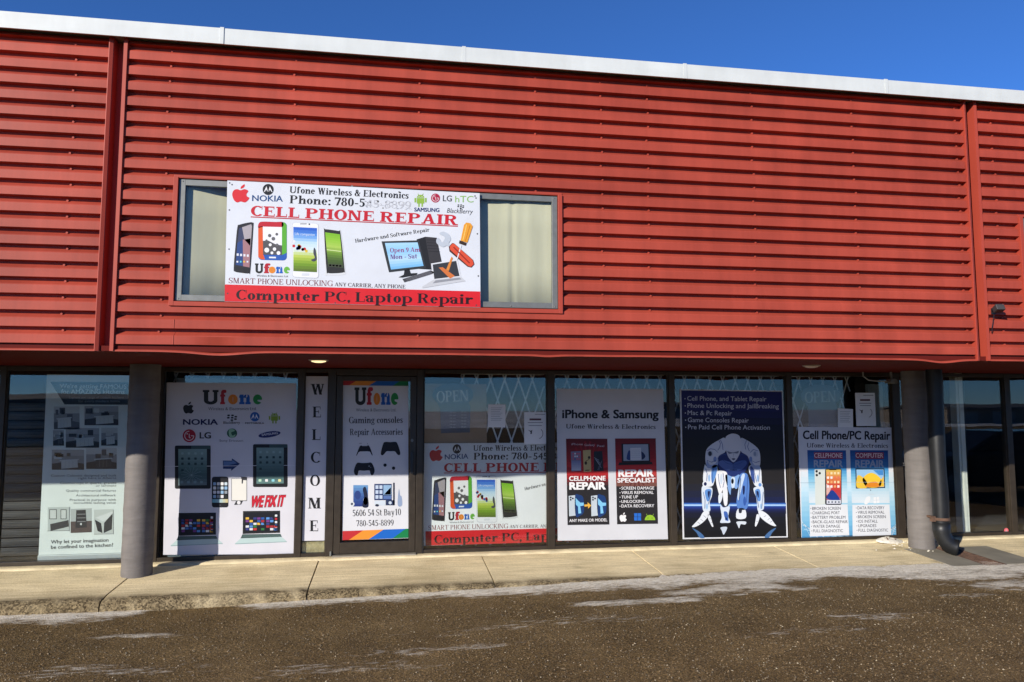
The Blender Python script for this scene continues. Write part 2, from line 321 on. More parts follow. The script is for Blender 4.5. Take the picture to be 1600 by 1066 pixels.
wo = bpy.data.objects.new('sidewalk', walk); COL.objects.link(wo); tag(wo, kind='structure')
# raised mortar footing under the shopfront
ft = MB(); n = 260
rowsf = []
for k, (y, z) in enumerate(((9.70, .012), (9.60, .012), (9.55, .008), (9.53, -.012), (9.52, -.03))):
    rowsf.append([ft.bm.verts.new((-8.5 + 19.5 * i / n, y + (.035 * fbm(-8.5 + 19.5 * i / n, 1, 1.7, 4) if k else 0), z + .004 * fbm(i * .075, y, 5))) for i in range(n + 1)])
for a, b in zip(rowsf, rowsf[1:]):
    for i in range(n): ft.bm.faces.new((a[i], b[i], b[i+1], a[i+1]))
fo = ft.build('kerb_strip', mat('footing_mortar', (.68, .57, .36), rough=.9, spec=.15, var=.2, scale=5, bump=.6, bscale=40), smooth=60); tag(fo, kind='structure')

# ================================================================== BUILDING
B = empty('commercial_building', (2, 9, 0), 'two storey red metal clad shop building with white coping and recessed glass shopfront', 'building')
X0, X1 = -9.0, 11.5
WINS = [(-1.965, 1.63, 2.805, 3.952), (6.80, 9.5, 2.805, 3.952)]
PIL = [(-2.578, -2.418), (6.172, 6.332)]
DENTS = [(P(342, 535, YF).x, 2.43, .16, .05, .03, .028), (P(856, 545, YF).x, 2.46, .07, .035, .018, .010), (P(1472, 552, YF).x, 2.45, .13, .06, .034, .028)]
def profile_pts():
    pts = [(ZL, -.004), (ZL + .012, -.004), (2.404, .06)]; k = 0
    while True:
        z = 2.427 + .1455 * k
        if z > ZT - .02: break
        pts += [(z - .004, .06), (z, 0), (z + .0735, 0), (z + .0825, .0046), (z + .1205, .06)]; k += 1
    pts = [p for p in pts if p[0] <= ZT]; pts.append((ZT + .03, .06)); return pts
PR = profile_pts()
def prof_y(z):
    for (a, ya), (b, yb) in zip(PR, PR[1:]):
        if a <= z <= b: return ya + (yb - ya) * (z - a) / (b - a)
    return .05
zz = sorted(set([round(p[0], 4) for p in PR] + [q for w_ in WINS for q in w_[2:]]))
sid = bmesh.new()
edges = sorted([X0, X1] + [v for p in PIL for v in (p[0] + .01, p[1] - .01)] + [v for w_ in WINS for v in w_[:2]])
SEAMS = [P(271, 500, YF).x]
for a, b in zip(edges, edges[1:]):
    if any(abs(a - p[0] - .01) < 1e-6 for p in PIL): continue
    xs_ = axis([(a, b, .055)]); prev = None
    win = next((w_ for w_ in WINS if a >= w_[0] - 1e-6 and b <= w_[1] + 1e-6), None)
    grid_ = []
    for z in zz:
        row = []
        for x in xs_:
            y = YF + prof_y(z) + .0035 * fbm(x * .9, z * 2.1, 1.1) ; dz = 0
            for (dx, dzz, sx, sz, am, droop) in DENTS:
                g = math.exp(-((x - dx) / sx) ** 2 - ((z - dzz) / sz) ** 2) ; y += am * g
                if z < 2.42: dz -= droop * math.exp(-((x - dx) / (sx * 1.6)) ** 2) * (1 if z < 2.39 else .4)
            if z < 2.40: dz += .004 * fbm(x, 0, 1.3)
            row.append(sid.verts.new((x, y, z + dz)))
        grid_.append(row)
    for j in range(len(zz) - 1):
        if win and zz[j] >= win[2] - 1e-6 and zz[j+1] <= win[3] + 1e-6: continue
        for i in range(len(xs_) - 1): sid.faces.new((grid_[j][i], grid_[j][i+1], grid_[j+1][i+1], grid_[j+1][i]))
# hex screw heads along each groove
for sx in [P(q, 300, YF).x for q in (105, 256, 456, 655, 838, 942, 1015, 1180, 1340, 1503, 1560)] + [-4.4, 8.0, 9.8]:
    if any(p[0] < sx < p[1] for p in PIL): continue
    for k in range(20):
        z = 2.427 + .1455 * k - .030; x = sx + random.uniform(-.012, .012) - .004 * k * (1 if sx < 3 else 0) * 0
        if any(w_[0] - .06 < x < w_[1] + .06 and w_[2] - .06 < z < w_[3] + .02 for w_ in WINS): continue
        y = YF + prof_y(z) - .001; q = [sid.verts.new((x + .0105 * math.cos(a), y - .016, z + .0105 * math.sin(a))) for a in [R(60 * t) for t in range(6)]]
        q2 = [sid.verts.new((x + .0125 * math.cos(a), y + .01, z + .0125 * math.sin(a))) for a in [R(60 * t) for t in range(6)]]
        sid.faces.new(q[::-1])
        for t in range(6): sid.faces.new((q[t], q2[t], q2[(t+1) % 6], q[(t+1) % 6]))
mb = MB(); mb.bm.free(); mb.bm = sid
so_ = mb.build('siding', RED, B, smooth=18, recalc=True)
# make sure the siding looks outwards
n_out = sum(1 for p in so_.data.polygons if p.normal.y < 0)
if n_out < len(so_.data.polygons) / 2: so_.data.flip_normals()
# lap seams between siding sheets, one narrow raised sheet edge each
for sx in SEAMS:
    mb = MB()
    for (a, ya), (b, yb) in zip(PR[3:12], PR[4:12]):
        if any(w_[0] - .03 < sx < w_[1] + .03 and b > w_[2] and a < w_[3] for w_ in WINS) or b > ZT: continue
        mb.face([(sx, YF + ya - .0015, a), (sx + .006, YF + ya - .0045, a), (sx + .006, YF + yb - .0045, b), (sx, YF + yb - .0015, b)])
        mb.face([(sx + .006, YF + ya - .0045, a), (sx + .0065, YF + ya + .001, a), (sx + .0065, YF + yb + .001, b), (sx + .006, YF + yb - .0045, b)])
    mb.build('sheet_seam', RED, B)
# pilaster channels
for a, b in PIL:
    q = [(a, .06), (a, -.014), (a + .006, -.016), (a + .034, -.004), (a + .038, .0), (a + .038, .112), (b - .036, .112), (b - .034, -.014), (b - .002, -.016), (b, -.012), (b, .06),
         (b - .028, .06), (b - .028, .12), (a + .03, .12), (a + .03, .06)]
    mb = MB(); mb.prism([(x, YF + y) for x, y in q], 2, ZL + .002, ZT + .02); mb.build('pilaster', REDT, B)
# coping in lengths
cj = [-8.43, -6.14, -3.87, -1.595, .651, 2.92, 5.193, 7.46, 9.73]
for k, (a, b) in enumerate(zip([X0 - .02] + cj, cj + [X1 + .02])):
    o_ = random.uniform(-.003, .003); y0 = YF - .075 + o_
    mb = MB(); pr = [(y0, ZT), (y0, ZT + .15), (y0 + .012, ZT + .157), (y0 + .5, ZT + .13), (y0 + .5, ZT + .05), (y0 + .02, ZT + .05), (y0 + .02, ZT + .002)]
    mb.prism(pr, 0, a + .002, b - .002)
    if b < X1: mb.prism([(y0 - .004, ZT - .002), (y0 - .004, ZT + .155), (y0 + .006, ZT + .163), (y0 + .5, ZT + .135), (y0 + .5, ZT + .131), (y0 + .012, ZT + .158), (y0 - .001, ZT + .151), (y0 - .001, ZT - .002)], 0, b - .012, b + .022)
    mb.build('coping', WHITEM, B)
# upper windows
def curt_y(a, x, z, i):
    y = .052 + .0015 * math.sin(i * .62) + .002 * fbm(i * .07, z, 1)
    if a < 0:
        y += .10 * min(1, max(0, (x - .06) / .40)) - .10 * sstep(.5, 1.2, x) + .022 * sstep(2.1, 2.5, x) * (1 - sstep(2.75, 3.2, x)) + .012 * math.exp(-((x - 3.10) / .022) ** 2)
    return YF + y
for wi, (a, b, z0, z1) in enumerate(WINS):
    t = .042
    mb = MB(); fy = YF - .018
    mb.box((a - .012, fy, z0 - .03), (a + t - .012, YF + .12, z1 + .005)); mb.box((b - t + .012, fy, z0 - .03), (b + .012, YF + .12, z1 + .005))
    mb.box((a + t - .012, fy + .001, z0 - .03), (b - t + .012, YF + .12, z0 + .012)); mb.box((a - .012, YF - .002, z1 + .005), (b + .012, YF + .12, z1 + .03))
    W = mb.build('window', REDT, B, bevel=.003)
    ia, ib, iz0, iz1 = a + .034, b - .034, z0 + .02, z1 - .01
    f = .055; mb = MB(); y0, y1 = YF + .004, YF + .046
    mb.box((ia, y0, iz0), (ia + f, y1, iz1)); mb.box((ib - f, y0, iz0), (ib, y1, iz1)); mb.box((ia + f, y0 + .001, iz0), (ib - f, y1, iz0 + f)); mb.box((ia + f, y0 + .001, iz1 - f), (ib - f, y1, iz1))
    for s_ in (.31, .69): c = ia + (ib - ia) * s_; mb.box((c - .03, y0 + .004, iz0 + f), (c + .03, y1, iz1 - f))
    for s_ in range(9):
        c = ia + .03 + (ib - ia - .06) * s_ / 8
        for zc in (iz0 + .018, iz1 - .018): mb.tube([(c, y0 + .002, zc), (c, y0 - .004, zc)], .007, 8)
    mb.build('window_frame', ALU, W, bevel=.003)
    mb = MB(); mb.box((ia + f - .004, y0 + .010, iz0 + f - .004), (ib - f + .004, y0 + .016, iz1 - f + .004)); mb.build('pane', GLASSW, W)
    mb = MB(); n = 160; rows_ = []
    for z in (iz0 + .0, iz0 + .4, iz0 + .8, iz1):
        rows_.append([mb.bm.verts.new((ia + .02 + (ib - ia - .04) * i / n, curt_y(a, i / n * (ib - ia), z, i), z)) for i in range(n + 1)])
    for p_, q_ in zip(rows_, rows_[1:]):
        for i in range(n): mb.bm.faces.new((p_[i], p_[i+1], q_[i+1], q_[i]))
    cu = mb.build('curtain', mat('cream_curtain', (.56, .535, .40), rough=.9, var=.08, scale=3, stretch=(3, 1, .3)), W, smooth=80)
    sm = cu.modifiers.new('solid', 'SOLIDIFY'); sm.thickness = .002
# body of the upper storey, roof and back (behind the cladding)
mb = MB()
mb.box((X0, YF + .125, ZL + .06), (X1, YF + .21, 2.70)); mb.box((X0, YF + .21, ZL + .06), (X1, 16, 2.60)); mb.box((X0, YF + .125, 4.0), (X1, YF + .21, ZT + .04)); mb.box((X0, YF + .21, 5.1), (X1, 16, ZT + .04))
xs2 = [X0] + [v for w_ in WINS for v in (w_[0] - .03, w_[1] + .03)] + [X1]
for a, b in zip(xs2[::2], xs2[1::2]): mb.box((a, YF + .125, 2.70), (b, YF + .21, 4.0))
mb.box((X0, 15.9, -.2), (X1, 16, 5.2)); mb.box((X0 - .1, YF + .06, ZL + .06), (X0, 16, ZT)); mb.box((X1, YF + .06, ZL + .06), (X1 + .1, 16, ZT)); mb.box((X0, 8.2, 2.7), (X1, 8.3, 5.1))
mb.build('wall', mat('inner_wall', (.25, .24, .22), rough=.9), B)
# ribbed soffit
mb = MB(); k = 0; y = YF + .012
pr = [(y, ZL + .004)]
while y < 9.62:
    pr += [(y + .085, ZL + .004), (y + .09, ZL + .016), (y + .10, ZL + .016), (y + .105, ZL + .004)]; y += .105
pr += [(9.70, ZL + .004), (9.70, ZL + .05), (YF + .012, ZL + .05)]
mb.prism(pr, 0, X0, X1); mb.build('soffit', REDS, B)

# ---- shopfront: frame, panes, door
PO = [(-4.585, -4.519), (-2.85, -2.758), (-1.153, -1.078), (-.782, -.689), (.335, .418), (2.056, 2.150), (3.752, 3.836), (5.49, 5.572), (7.13, 7.25), (8.971, 9.066)]
PO = [(-6.9, -6.83)] + PO + [(10.9, 10.97)]
F0, F1 = 9.672, 9.78
mb = MB()
for a, b in PO: mb.box((a, F0, .0), (b, F1, 2.355))
for (a, b), (c, d) in zip(PO, PO[1:]):
    if abs(b + .689) < 1e-3:                                  # door opening: head only
        mb.box((b, F0 + .004, 2.27), (c, F1 - .004, 2.355)); continue
    mb.box((b, F0 + .006, .010), (c, F1 - .006, .058)); mb.box((b, F0 + .006, 2.305), (c, F1 - .006, 2.355))
    for (p, q) in ((b, b + .012), (c - .012, c)): mb.box((p, F0 + .022, .058), (q, F0 + .06, 2.305))
mb.build('shopfront_frame', BRONZE, B, bevel=.004)
for (a, b), (c, d) in zip(PO, PO[1:]):
    if abs(b + .689) < 1e-3: continue
    one_box('pane', (b + .004, YS - .003, .05), (c - .004, YS + .003, 2.31), GLASS, B)
# dark rubber joints beside the door jamb
one_box('joint_strip', (.421, F0 - .002, .0), (.434, F0 + .02, 2.355), RUBBER, B)
# door
da, db = -.683, .329; sw = .079
mb = MB(); y0, y1 = F0 + .008, F1 - .03
mb.box((da, y0, .035), (da + sw, y1, 2.262)); mb.box((db - sw, y0, .035), (db, y1, 2.262)); mb.box((da + sw, y0 + .001, .035), (db - sw, y1, .175)); mb.box((da + sw, y0 + .001, 2.20), (db - sw, y1, 2.262))
D = mb.build('door', BRONZE, B, bevel=.004)
one_box('door_pane', (da + sw - .004, YS - .003, .17), (db - sw + .004, YS + .003, 2.205), GLASS, D)
mb = MB(); hx = db - .052
mb.box((hx - .020, y0 - .052, 1.02), (hx + .020, y0 - .028, 1.30)); mb.box((hx - .012, y0 - .03, 1.05), (hx + .012, y0, 1.09)); mb.box((hx - .012, y0 - .03, 1.23), (hx + .012, y0, 1.27)); mb.build('handle', BLACKF, D, bevel=.004)
mb = MB(); mb.tube([(hx, y0 + .002, 1.44), (hx, y0 - .012, 1.44)], .019, 20); mb.tube([(hx, y0 - .012, 1.44), (hx, y0 - .015, 1.44)], .011, 14); mb.build('lock', ALU, D, smooth=40)
mb = MB(); mb.tube([(da - .03, y0 - .012, .02), (da - .03, y0 - .012, .075)], .013, 12); mb.build('hinge', ALU, D, smooth=40)
mb = MB(); mb.prism([(9.60, .0), (9.615, .022), (9.70, .026), (9.75, .026), (9.75, .0)], 0, da - .01, db + .01); mb.build('threshold', mat('worn_threshold', (.30, .27, .22), .6, .3, .2, 9), B)
mb = MB(); mb.box((-1.07, 9.735, .05), (-.79, 9.74, .19)); mb.build('brass_kickplate', mat('crumpled_film', (.42, .36, .20), .35, .35, .35, 14, bump=1.2, bscale=18), B)
for cx, cy in ((-2.825, 9.2), (7.122, 9.2)):
    mb = MB(); n = 28
    mb.tube([(cx, cy, -.08 + (ZL + .08) * k / n) for k in range(n + 1)], [.165 + .0022 * math.sin(k * 2.3) + .0015 * math.sin(k * 5.1) for k in range(n + 1)], 48); c = mb.build('column', COLM, B, smooth=40)
# downspout in front of the right column
px_, py_ = 7.105, 8.80
mb = MB(); mb.tube([(px_ + .006 * math.sin(k * .9), py_, ZL + .02 - (ZL - .33) * k / 10) for k in range(11)], [.098 + .003 * math.sin(k * 1.7) for k in range(11)], 28); DS = mb.build('downspout', PIPE, B, smooth=40)
pts = [(px_, py_, .37), (px_, py_, .27), (px_ + .008, py_ - .005, .21), (px_ + .035, py_ - .02, .14), (px_ + .075, py_ - .040, .090), (px_ + .125, py_ - .065, .062), (px_ + .150, py_ - .080, .055)]
mb = MB(); mb.tube(pts, [.106, .106, .102, .101, .102, .105, .108], 28, cap=False); el = mb.build('elbow', PIPE, DS, smooth=40)
sm = el.modifiers.new('solid', 'SOLIDIFY'); sm.thickness = .008
mb = MB(); mb.tube([(px_, py_, .40), (px_, py_, .435)], .108, 28); mb.box((px_ - .14, py_ - .03, .385), (px_ - .10, py_ + .03, .455)); mb.box((px_ - .02, py_ + .09, .405), (px_ + .02, py_ + .25, .43)); mb.build('strap', RUST, DS, smooth=40)
# interior shell behind the shopfront
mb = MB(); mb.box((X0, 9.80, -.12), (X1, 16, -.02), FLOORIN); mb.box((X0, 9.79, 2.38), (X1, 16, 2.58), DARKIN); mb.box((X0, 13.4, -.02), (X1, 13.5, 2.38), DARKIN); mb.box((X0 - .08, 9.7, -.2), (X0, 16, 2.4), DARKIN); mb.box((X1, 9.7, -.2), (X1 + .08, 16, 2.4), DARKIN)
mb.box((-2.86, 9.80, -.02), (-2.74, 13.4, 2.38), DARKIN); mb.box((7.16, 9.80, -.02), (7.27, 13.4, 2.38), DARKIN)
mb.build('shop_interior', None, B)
one_box('inside_partition', (6.86, 9.84, -.02), (7.10, 9.90, 2.2), mat('pale_partition', (.30, .31, .27), .8), B, bevel=.004)
mb = MB(); mb.box((8.35, 9.90, -.02), (8.47, 10.03, 2.38)); mb.box((8.385, 9.885, -.02), (8.425, 9.90, 2.38), mat('post_groove', (.30, .30, .24), .6)); mb.mats.insert(0, None); mb.mats[0] = mat('white_post', (.62, .64, .58), .5)
for f_ in mb.bm.faces: f_.material_index = 0 if len(mb.mats) < 2 else f_.material_index
mb.build('inside_post', None, B, bevel=.004)

# ================================================================== PRINTED ART
TXT = {}
def glyph(ch, T, t, s, h):
    """one letter of a drawn serif alphabet (cap height 1): thick stems T, hairlines t, serifs s long and h thick -> polygons, width"""
    X, o = .68, []
    def R_(x0, y0, x1, y1): o.append([(x0, y0), (x1, y0), (x1, y1), (x0, y1)])
    def st(x, y0, y1, b=1, u=1, w_=None):
        k = w_ or T; R_(x, y0, x + k, y1)
        if b: R_(x - s, y0, x + k + s, y0 + h)
        if u == 1: R_(x - s, y1 - h, x + k + s, y1)
        if u == 2: o.append([(x - s, y1 - h * 1.6), (x, y1 - h * 1.6), (x, y1), (x - s, y1 - h * .7)])
    def dg(x0, y0, x1, y1, k): o.append([(x0, y0), (x0 + k, y0), (x1 + k, y1), (x1, y1)])
    def ft(x, y, k): R_(x - s * .9, y, x + k + s * .9, y + h)
    def arc(cx, cy, rx, ry, a0, a1, wa=None, wb=None, n=14):
        wa = wa or T; wb = wb or t; A_, B_ = [], []
        for i in range(n + 1):
            q = R(a0 + (a1 - a0) * i / n); c_, s_ = math.cos(q), math.sin(q); A_.append((cx + rx * c_, cy + ry * s_)); B_.append((cx + (rx - wa) * c_, cy + (ry - wb) * s_))
        for i in range(n): o.append([A_[i], A_[i+1], B_[i+1], B_[i]])
    def ball(x, y, r): o.append([(x + r * math.cos(R(30 * i)), y + r * math.sin(R(30 * i))) for i in range(12)])
    a = s
    if ch == 'A': dg(a, 0, a + .33, 1, t * 1.2); dg(a + .56, 0, a + .28, 1, T); R_(a + .14, .28, a + .62, .28 + t); ft(a, 0, t); ft(a + .56, 0, T); return o, a + .56 + T + s
    if ch == 'B': st(a, 0, 1); arc(a + T + .12, .75, .10 + T, .25, -90, 90); arc(a + T + .14, .27, .14 + T, .27, -90, 90); R_(a + T, 1 - t, a + T + .13, 1); R_(a + T, .5, a + T + .13, .5 + t); R_(a + T, 0, a + T + .14, t); return o, a + 2 * T + .32
    if ch == 'C': arc(.44, .5, .44, .52, 48, 318); R_(.70, .66, .74, 1.0); return o, .78
    if ch == 'D': st(a, 0, 1); arc(a + T + .12, .5, .22 + T, .5, -90, 90); R_(a + T, 1 - t, a + T + .13, 1); R_(a + T, 0, a + T + .13, t); return o, a + 2 * T + .38
    if ch in 'EF':
        st(a, 0, 1); R_(a + T, 1 - t, a + T + .38, 1); R_(a + T + .34, .74, a + T + .38, 1); R_(a + T, .49, a + T + .24, .49 + t); R_(a + T + .2, .36, a + T + .24, .66)
        if ch == 'E': R_(a + T, 0, a + T + .42, t); R_(a + T + .38, 0, a + T + .42, .28)
        return o, a + T + .46
    if ch == 'G': arc(.44, .5, .44, .52, 48, 320); R_(.70, .66, .74, 1.0); R_(.64, .0, .64 + T, .42); R_(.54, .42 - h, .64 + T + s, .42); return o, .70 + T
    if ch == 'H': st(a, 0, 1); st(a + T + .32, 0, 1); R_(a + T, .47, a + T + .32, .47 + t); return o, a + 2 * T + .32 + s
    if ch == 'I': st(a, 0, 1); return o, a + T + s
    if ch == 'K': st(a, 0, 1); dg(a + T, .36, a + T + .34, 1, t * 1.3); dg(a + T + .36, 0, a + T + .08, .55, T); ft(a + T + .36, 0, T); ft(a + T + .34, 1 - h, t); return o, a + 2 * T + .42
    if ch == 'L': st(a, 0, 1); R_(a + T, 0, a + T + .40, t); R_(a + T + .36, 0, a + T + .40, .32); return o, a + T + .44
    if ch == 'M': st(a, 0, 1, 1, 0, t * 1.2); ft(a - .02, 1 - h, T * .6); dg(a + .34, 0, a + .02, 1, T); dg(a + .36, 0, a + .62, 1, t); st(a + .60, 0, 1); return o, a + .60 + T + s
    if ch == 'N': st(a, 0, 1, 1, 0, t * 1.2); dg(a + .50, 0, a + .0, 1, T); st(a + .60, .0, 1, 0, 1, t * 1.2); ft(a, 1 - h, T * .5); return o, a + .66 + s + t
    if ch in 'OQ': arc(.42, .5, .42, .52, 0, 360, n=28); return o, .84
    if ch in 'PR':
        st(a, 0, 1); arc(a + T + .12, .74, .14 + T, .26, -90, 90); R_(a + T, 1 - t, a + T + .13, 1); R_(a + T, .48, a + T + .13, .48 + t)
        if ch == 'R': dg(a + T + .30, 0, a + T + .06, .5, T); R_(a + T + .30, 0, a + 2 * T + .36 + s * .4, h); return o, a + 2 * T + .40
        return o, a + 2 * T + .30
    if ch in 'Ss':
        k = 1 if ch == 'S' else X; r = .27 * k + .02; arc(r, .74 * k, r, .27 * k, 40, 250, T * .9); arc(r, .27 * k, r, .29 * k, -150, 75, T * .9); dg(r + .05 * k, .33 * k, .02, .67 * k, T * 1.05); R_(2 * r - .06, .70 * k, 2 * r - .02, k); R_(.0, 0, .04, .30 * k); return o, 2 * r + .04
    if ch == 'T': st(.30, 0, 1, 1, 0); R_(0, 1 - t, .60 + T, 1); R_(0, .72, .04, 1); R_(.56 + T, .72, .60 + T, 1); return o, .62 + T
    if ch == 'U': st(a, .25, 1, 0, 1); arc(a + .28 + T / 2, .27, .28 + T / 2, .29, 180, 360, T, t * 1.4); st(a + .56 + T - t * 1.5, .25, 1, 0, 1, t * 1.5); return o, a + .60 + T + s
    if ch == 'W': dg(a + .22, 0, a, 1, T); dg(a + .24, 0, a + .42, 1, t * 1.3); dg(a + .60, 0, a + .40, 1, T); dg(a + .64, 0, a + .84, 1, t * 1.3); ft(a, 1 - h, T); ft(a + .40, 1 - h, T * .8); ft(a + .82, 1 - h, t); return o, a + .88 + s + t
    if ch in 'VYvyw':
        k = 1 if ch in 'VY' else X; y0 = 0
        if ch == 'w': dg(a + .17, 0, a, X, T * .9); dg(a + .2, 0, a + .33, X, t * 1.3); dg(a + .46, 0, a + .30, X, T * .9); dg(a + .50, 0, a + .64, X, t * 1.3); ft(a, X - h, T); ft(a + .62, X - h, t); return o, a + .68 + s
        if ch == 'Y': dg(a + .26, .42, a, 1, T); dg(a + .32, .42, a + .56, 1, t * 1.3); st(a + .26, 0, .44, 1, 0); ft(a, 1 - h, T); ft(a + .55, 1 - h, t); return o, a + .60 + s + t
        dg(a + .22, 0, a, k, T); dg(a + .22, 0, a + .44, k, t * 1.3); ft(a, k - h, T); ft(a + .42, k - h, t)
        if ch == 'y': dg(a + .10, -.28, a + .24, .05, t * 1.3); ball(a + .08, -.24, T * .42)
        return o, a + .46 + s + t
    if ch == 'a': arc(.24, .20, .24, .22, 60, 330, T * .9); arc(.22, X - .19, .20 + T * .6, .21, 10, 165, T * .9); st(.30, .04, X - .18, 0, 0); R_(.30, 0, .36 + T + s * .6, h * 1.3); ball(.06, X - .18, T * .45); return o, .36 + T + s * .4
    if ch in 'bp':
        if ch == 'b': st(a, 0, 1.02, 0, 2)
        else: st(a, -.30, X, 1, 2)
        arc(a + T + .10, X / 2, .17 + T, X / 2 + .01, -115, 115); return o, a + 2 * T + .28
    if ch in 'dqg':
        if ch == 'g': arc(.26, X - .21, .25, .22, 0, 360, T * .85, n=20); arc(.27, -.10, .29, .19, 0, 360, T * .7, t * 1.1, n=20); R_(.10, .10, .44, .10 + t * 1.3); R_(.42, X - h * 1.4, .60, X); return o, .60
        arc(.26, X / 2, .26, X / 2 + .01, 65, 295); st(.36, 0, 1.02 if ch == 'd' else X, 0, 2); R_(.36, 0, .36 + T + s, h); return o, .38 + T + s
    if ch == 'c': arc(.27, X / 2, .27, X / 2 + .01, 50, 315); ball(.42, X - .15, T * .48); return o, .50
    if ch == 'e': arc(.27, X / 2, .27, X / 2 + .01, 0, 322, T, t, 20); R_(T * .7, X / 2 - t * .2, .52, X / 2 + t * .9); return o, .57
    if ch == 'f': st(a, 0, .82, 1, 0); arc(a + .22, .80, .22, .22, 40, 180, T, t * 1.2); ball(a + .34, .90, T * .45); R_(a - s, X - h, a + T + s * 1.2, X); return o, a + T + .22
    if ch in 'hnmr':
        st(a, 0, 1.02 if ch == 'h' else X, 1, 2)
        if ch == 'r': arc(a + T + .14, X - .24, .20, .24, 60, 180, T * .7, t * 1.3); ball(a + T + .20, X - .10, T * .5); return o, a + T + .32
        for k in range(2 if ch == 'm' else 1):
            x = a + (T + .20) * (k + 1); arc(x - .02, X - .26, .20, .26, 80, 170, T * .8, t * 1.3); arc(x + T - .16 , X - .22, .16, .22, 0, 100, T, t * 1.3); st(x, 0, X - .2, 1, 0)
        return o, a + (T + .20) * (2 if ch == 'm' else 1) + T + s
    if ch in 'il': 
        st(a, 0, X if ch == 'i' else 1.02, 1, 2)
        if ch == 'i': ball(a + T / 2, X + .20, T * .58)
        return o, a + T + s
    if ch == 'k': st(a, 0, 1.02, 1, 2); dg(a + T, .24, a + T + .24, X, t * 1.3); dg(a + T + .26, 0, a + T + .06, .40, T); ft(a + T + .26, 0, T); return o, a + 2 * T + .30
    if ch == 'o': arc(.28, X / 2, .28, X / 2 + .01, 0, 360, n=24); return o, .56
    if ch == 't': st(a, .10, .90, 0, 0); R_(a - s * 1.3, X - h, a + T + .14, X); arc(a + .19, .19, .19, .20, 180, 300, T, t * 1.3); return o, a + T + .18
    if ch == 'u': st(a, .16, X, 0, 2); arc(a + .22, .22, .22, .23, 180, 290, T, t * 1.3); st(a + T + .20, 0, X, 0, 2); R_(a + T + .20, 0, a + 2 * T + .20 + s, h); return o, a + 2 * T + .20 + s
    if ch == '&': arc(.32, .74, .20, .26, 0, 360, T * .8, t, 20); arc(.30, .26, .30, .28, 70, 330, T); dg(.56, 0, .16, .66, T); R_(.52, .50, .82, .50 + h); dg(.50, .12, .66, .5, t * 1.2); return o, .86
    if ch == ',': ball(.10, .07, T * .55); dg(.03, -.16, .10, .04, T * .45); return o, .22
    if ch == '.': ball(.10, .07, T * .55); return o, .22
    if ch == ':': ball(.12, .08, T * .55); ball(.12, X - .10, T * .55); return o, .26
    if ch == '-': R_(.03, .28, .35, .28 + T * .62); return o, .38
    if ch == '0': arc(.28, .5, .28, .52, 0, 360, n=24); return o, .58
    if ch == '1': st(.20, 0, 1, 1, 0); dg(.04, .78, .20, .98, T * .5); return o, .46 + T * .4
    if ch == '2': arc(.27, .72, .25, .30, -20, 165, T, t * 1.4); dg(.02, .06, .40, .62, T * .8); R_(.0, 0, .54, T * .8); return o, .58
    if ch == '3': arc(.25, .74, .24, .28, -85, 150, T, t * 1.3); arc(.24, .27, .28, .29, -150, 90, T, t * 1.3); return o, .56
    if ch == '4': R_(.30, 0, .30 + T, 1); dg(.0, .26, .28, 1, t * 1.5); R_(0, .22, .34 + T + .06, .22 + t * 2); return o, .44 + T
    if ch == '5': R_(.10, 1 - T * .8, .50, 1); R_(.08, .52, .08 + t * 1.4, 1); arc(.24, .31, .30, .33, -140, 120, T, t * 1.4); return o, .58
    if ch == '6': arc(.28, .31, .28, .32, 0, 360, n=22); arc(.44, .34, .44, .68, 95, 170, T, t * 1.3); return o, .58
    if ch == '7': R_(.02, 1 - T * .8, .54, 1); dg(.14, 0, .42, .95, T * .9); R_(.0, .72, .04, 1); return o, .56
    if ch == '8': arc(.28, .75, .23, .27, 0, 360, T * .8, n=20); arc(.28, .26, .28, .28, 0, 360, T * .9, n=20); return o, .58
    if ch == '9': arc(.28, .69, .28, .32, 0, 360, n=22); arc(.12, .66, .44, .68, -85, -10, T, t * 1.3); return o, .58
    return o, .30
def serif_shape(s, T, t, sl, h, gap):
    key = (s, T, t, sl, h, gap)
    if key not in TXT:
        x = 0; vs, fs = [], []
        for ch in s:
            if ch == ' ': x += .26 + gap; continue
            pl, wd = glyph(ch, T, t, sl, h)
            for j, p in enumerate(pl):
                k = len(vs); vs += [(x + a, b, j % 9) for a, b in p]; fs.append(tuple(range(k, k + len(p))))
            x += wd + gap
        xa, xb = min(v[0] for v in vs), max(v[0] for v in vs); TXT[key] = ([((a - xa) / (xb - xa), b, c) for a, b, c in vs], fs)
    return TXT[key]
def text_shape(s, bold, space):
    """flat letter shapes from the built-in font, thickened by laying shifted copies over each other"""
    key = (s, bold, space)
    if key in TXT: return TXT[key]
    def shape(body):
        cu = bpy.data.curves.new('t', 'FONT'); cu.body = body; cu.size = 1; cu.resolution_u = 3; cu.space_character = space
        ob = bpy.data.objects.new('t', cu); me = bpy.data.meshes.new_from_object(ob)
        vs = [(v.co.x, v.co.y) for v in me.vertices]; fs = [tuple(p.vertices) for p in me.polygons]
        bpy.data.objects.remove(ob); bpy.data.curves.remove(cu); bpy.data.meshes.remove(me); return vs, fs
    v0, f0 = shape(s); hv, _ = shape('H'); cap = max(v[1] for v in hv); vs, fs = [], []; b = max(0, bold)
    sh = [(0, 0)] if b < .004 else [(-b, 0), (b, 0), (0, b * .7), (0, -b * .7)] if b < .03 else [(-b, b * .6), (b, b * .6), (-b, -b * .6), (b, -b * .6), (0, 0)]
    for j, (dx, dy) in enumerate(sh):
        k = len(vs); vs += [(x + dx, y + dy, j) for x, y in v0]; fs += [tuple(i + k for i in f) for f in f0]
    xa, xb = min(v[0] for v in vs), max(v[0] for v in vs)
    TXT[key] = ([((x - xa) / (xb - xa), y / cap, j) for x, y, j in vs], fs); return TXT[key]
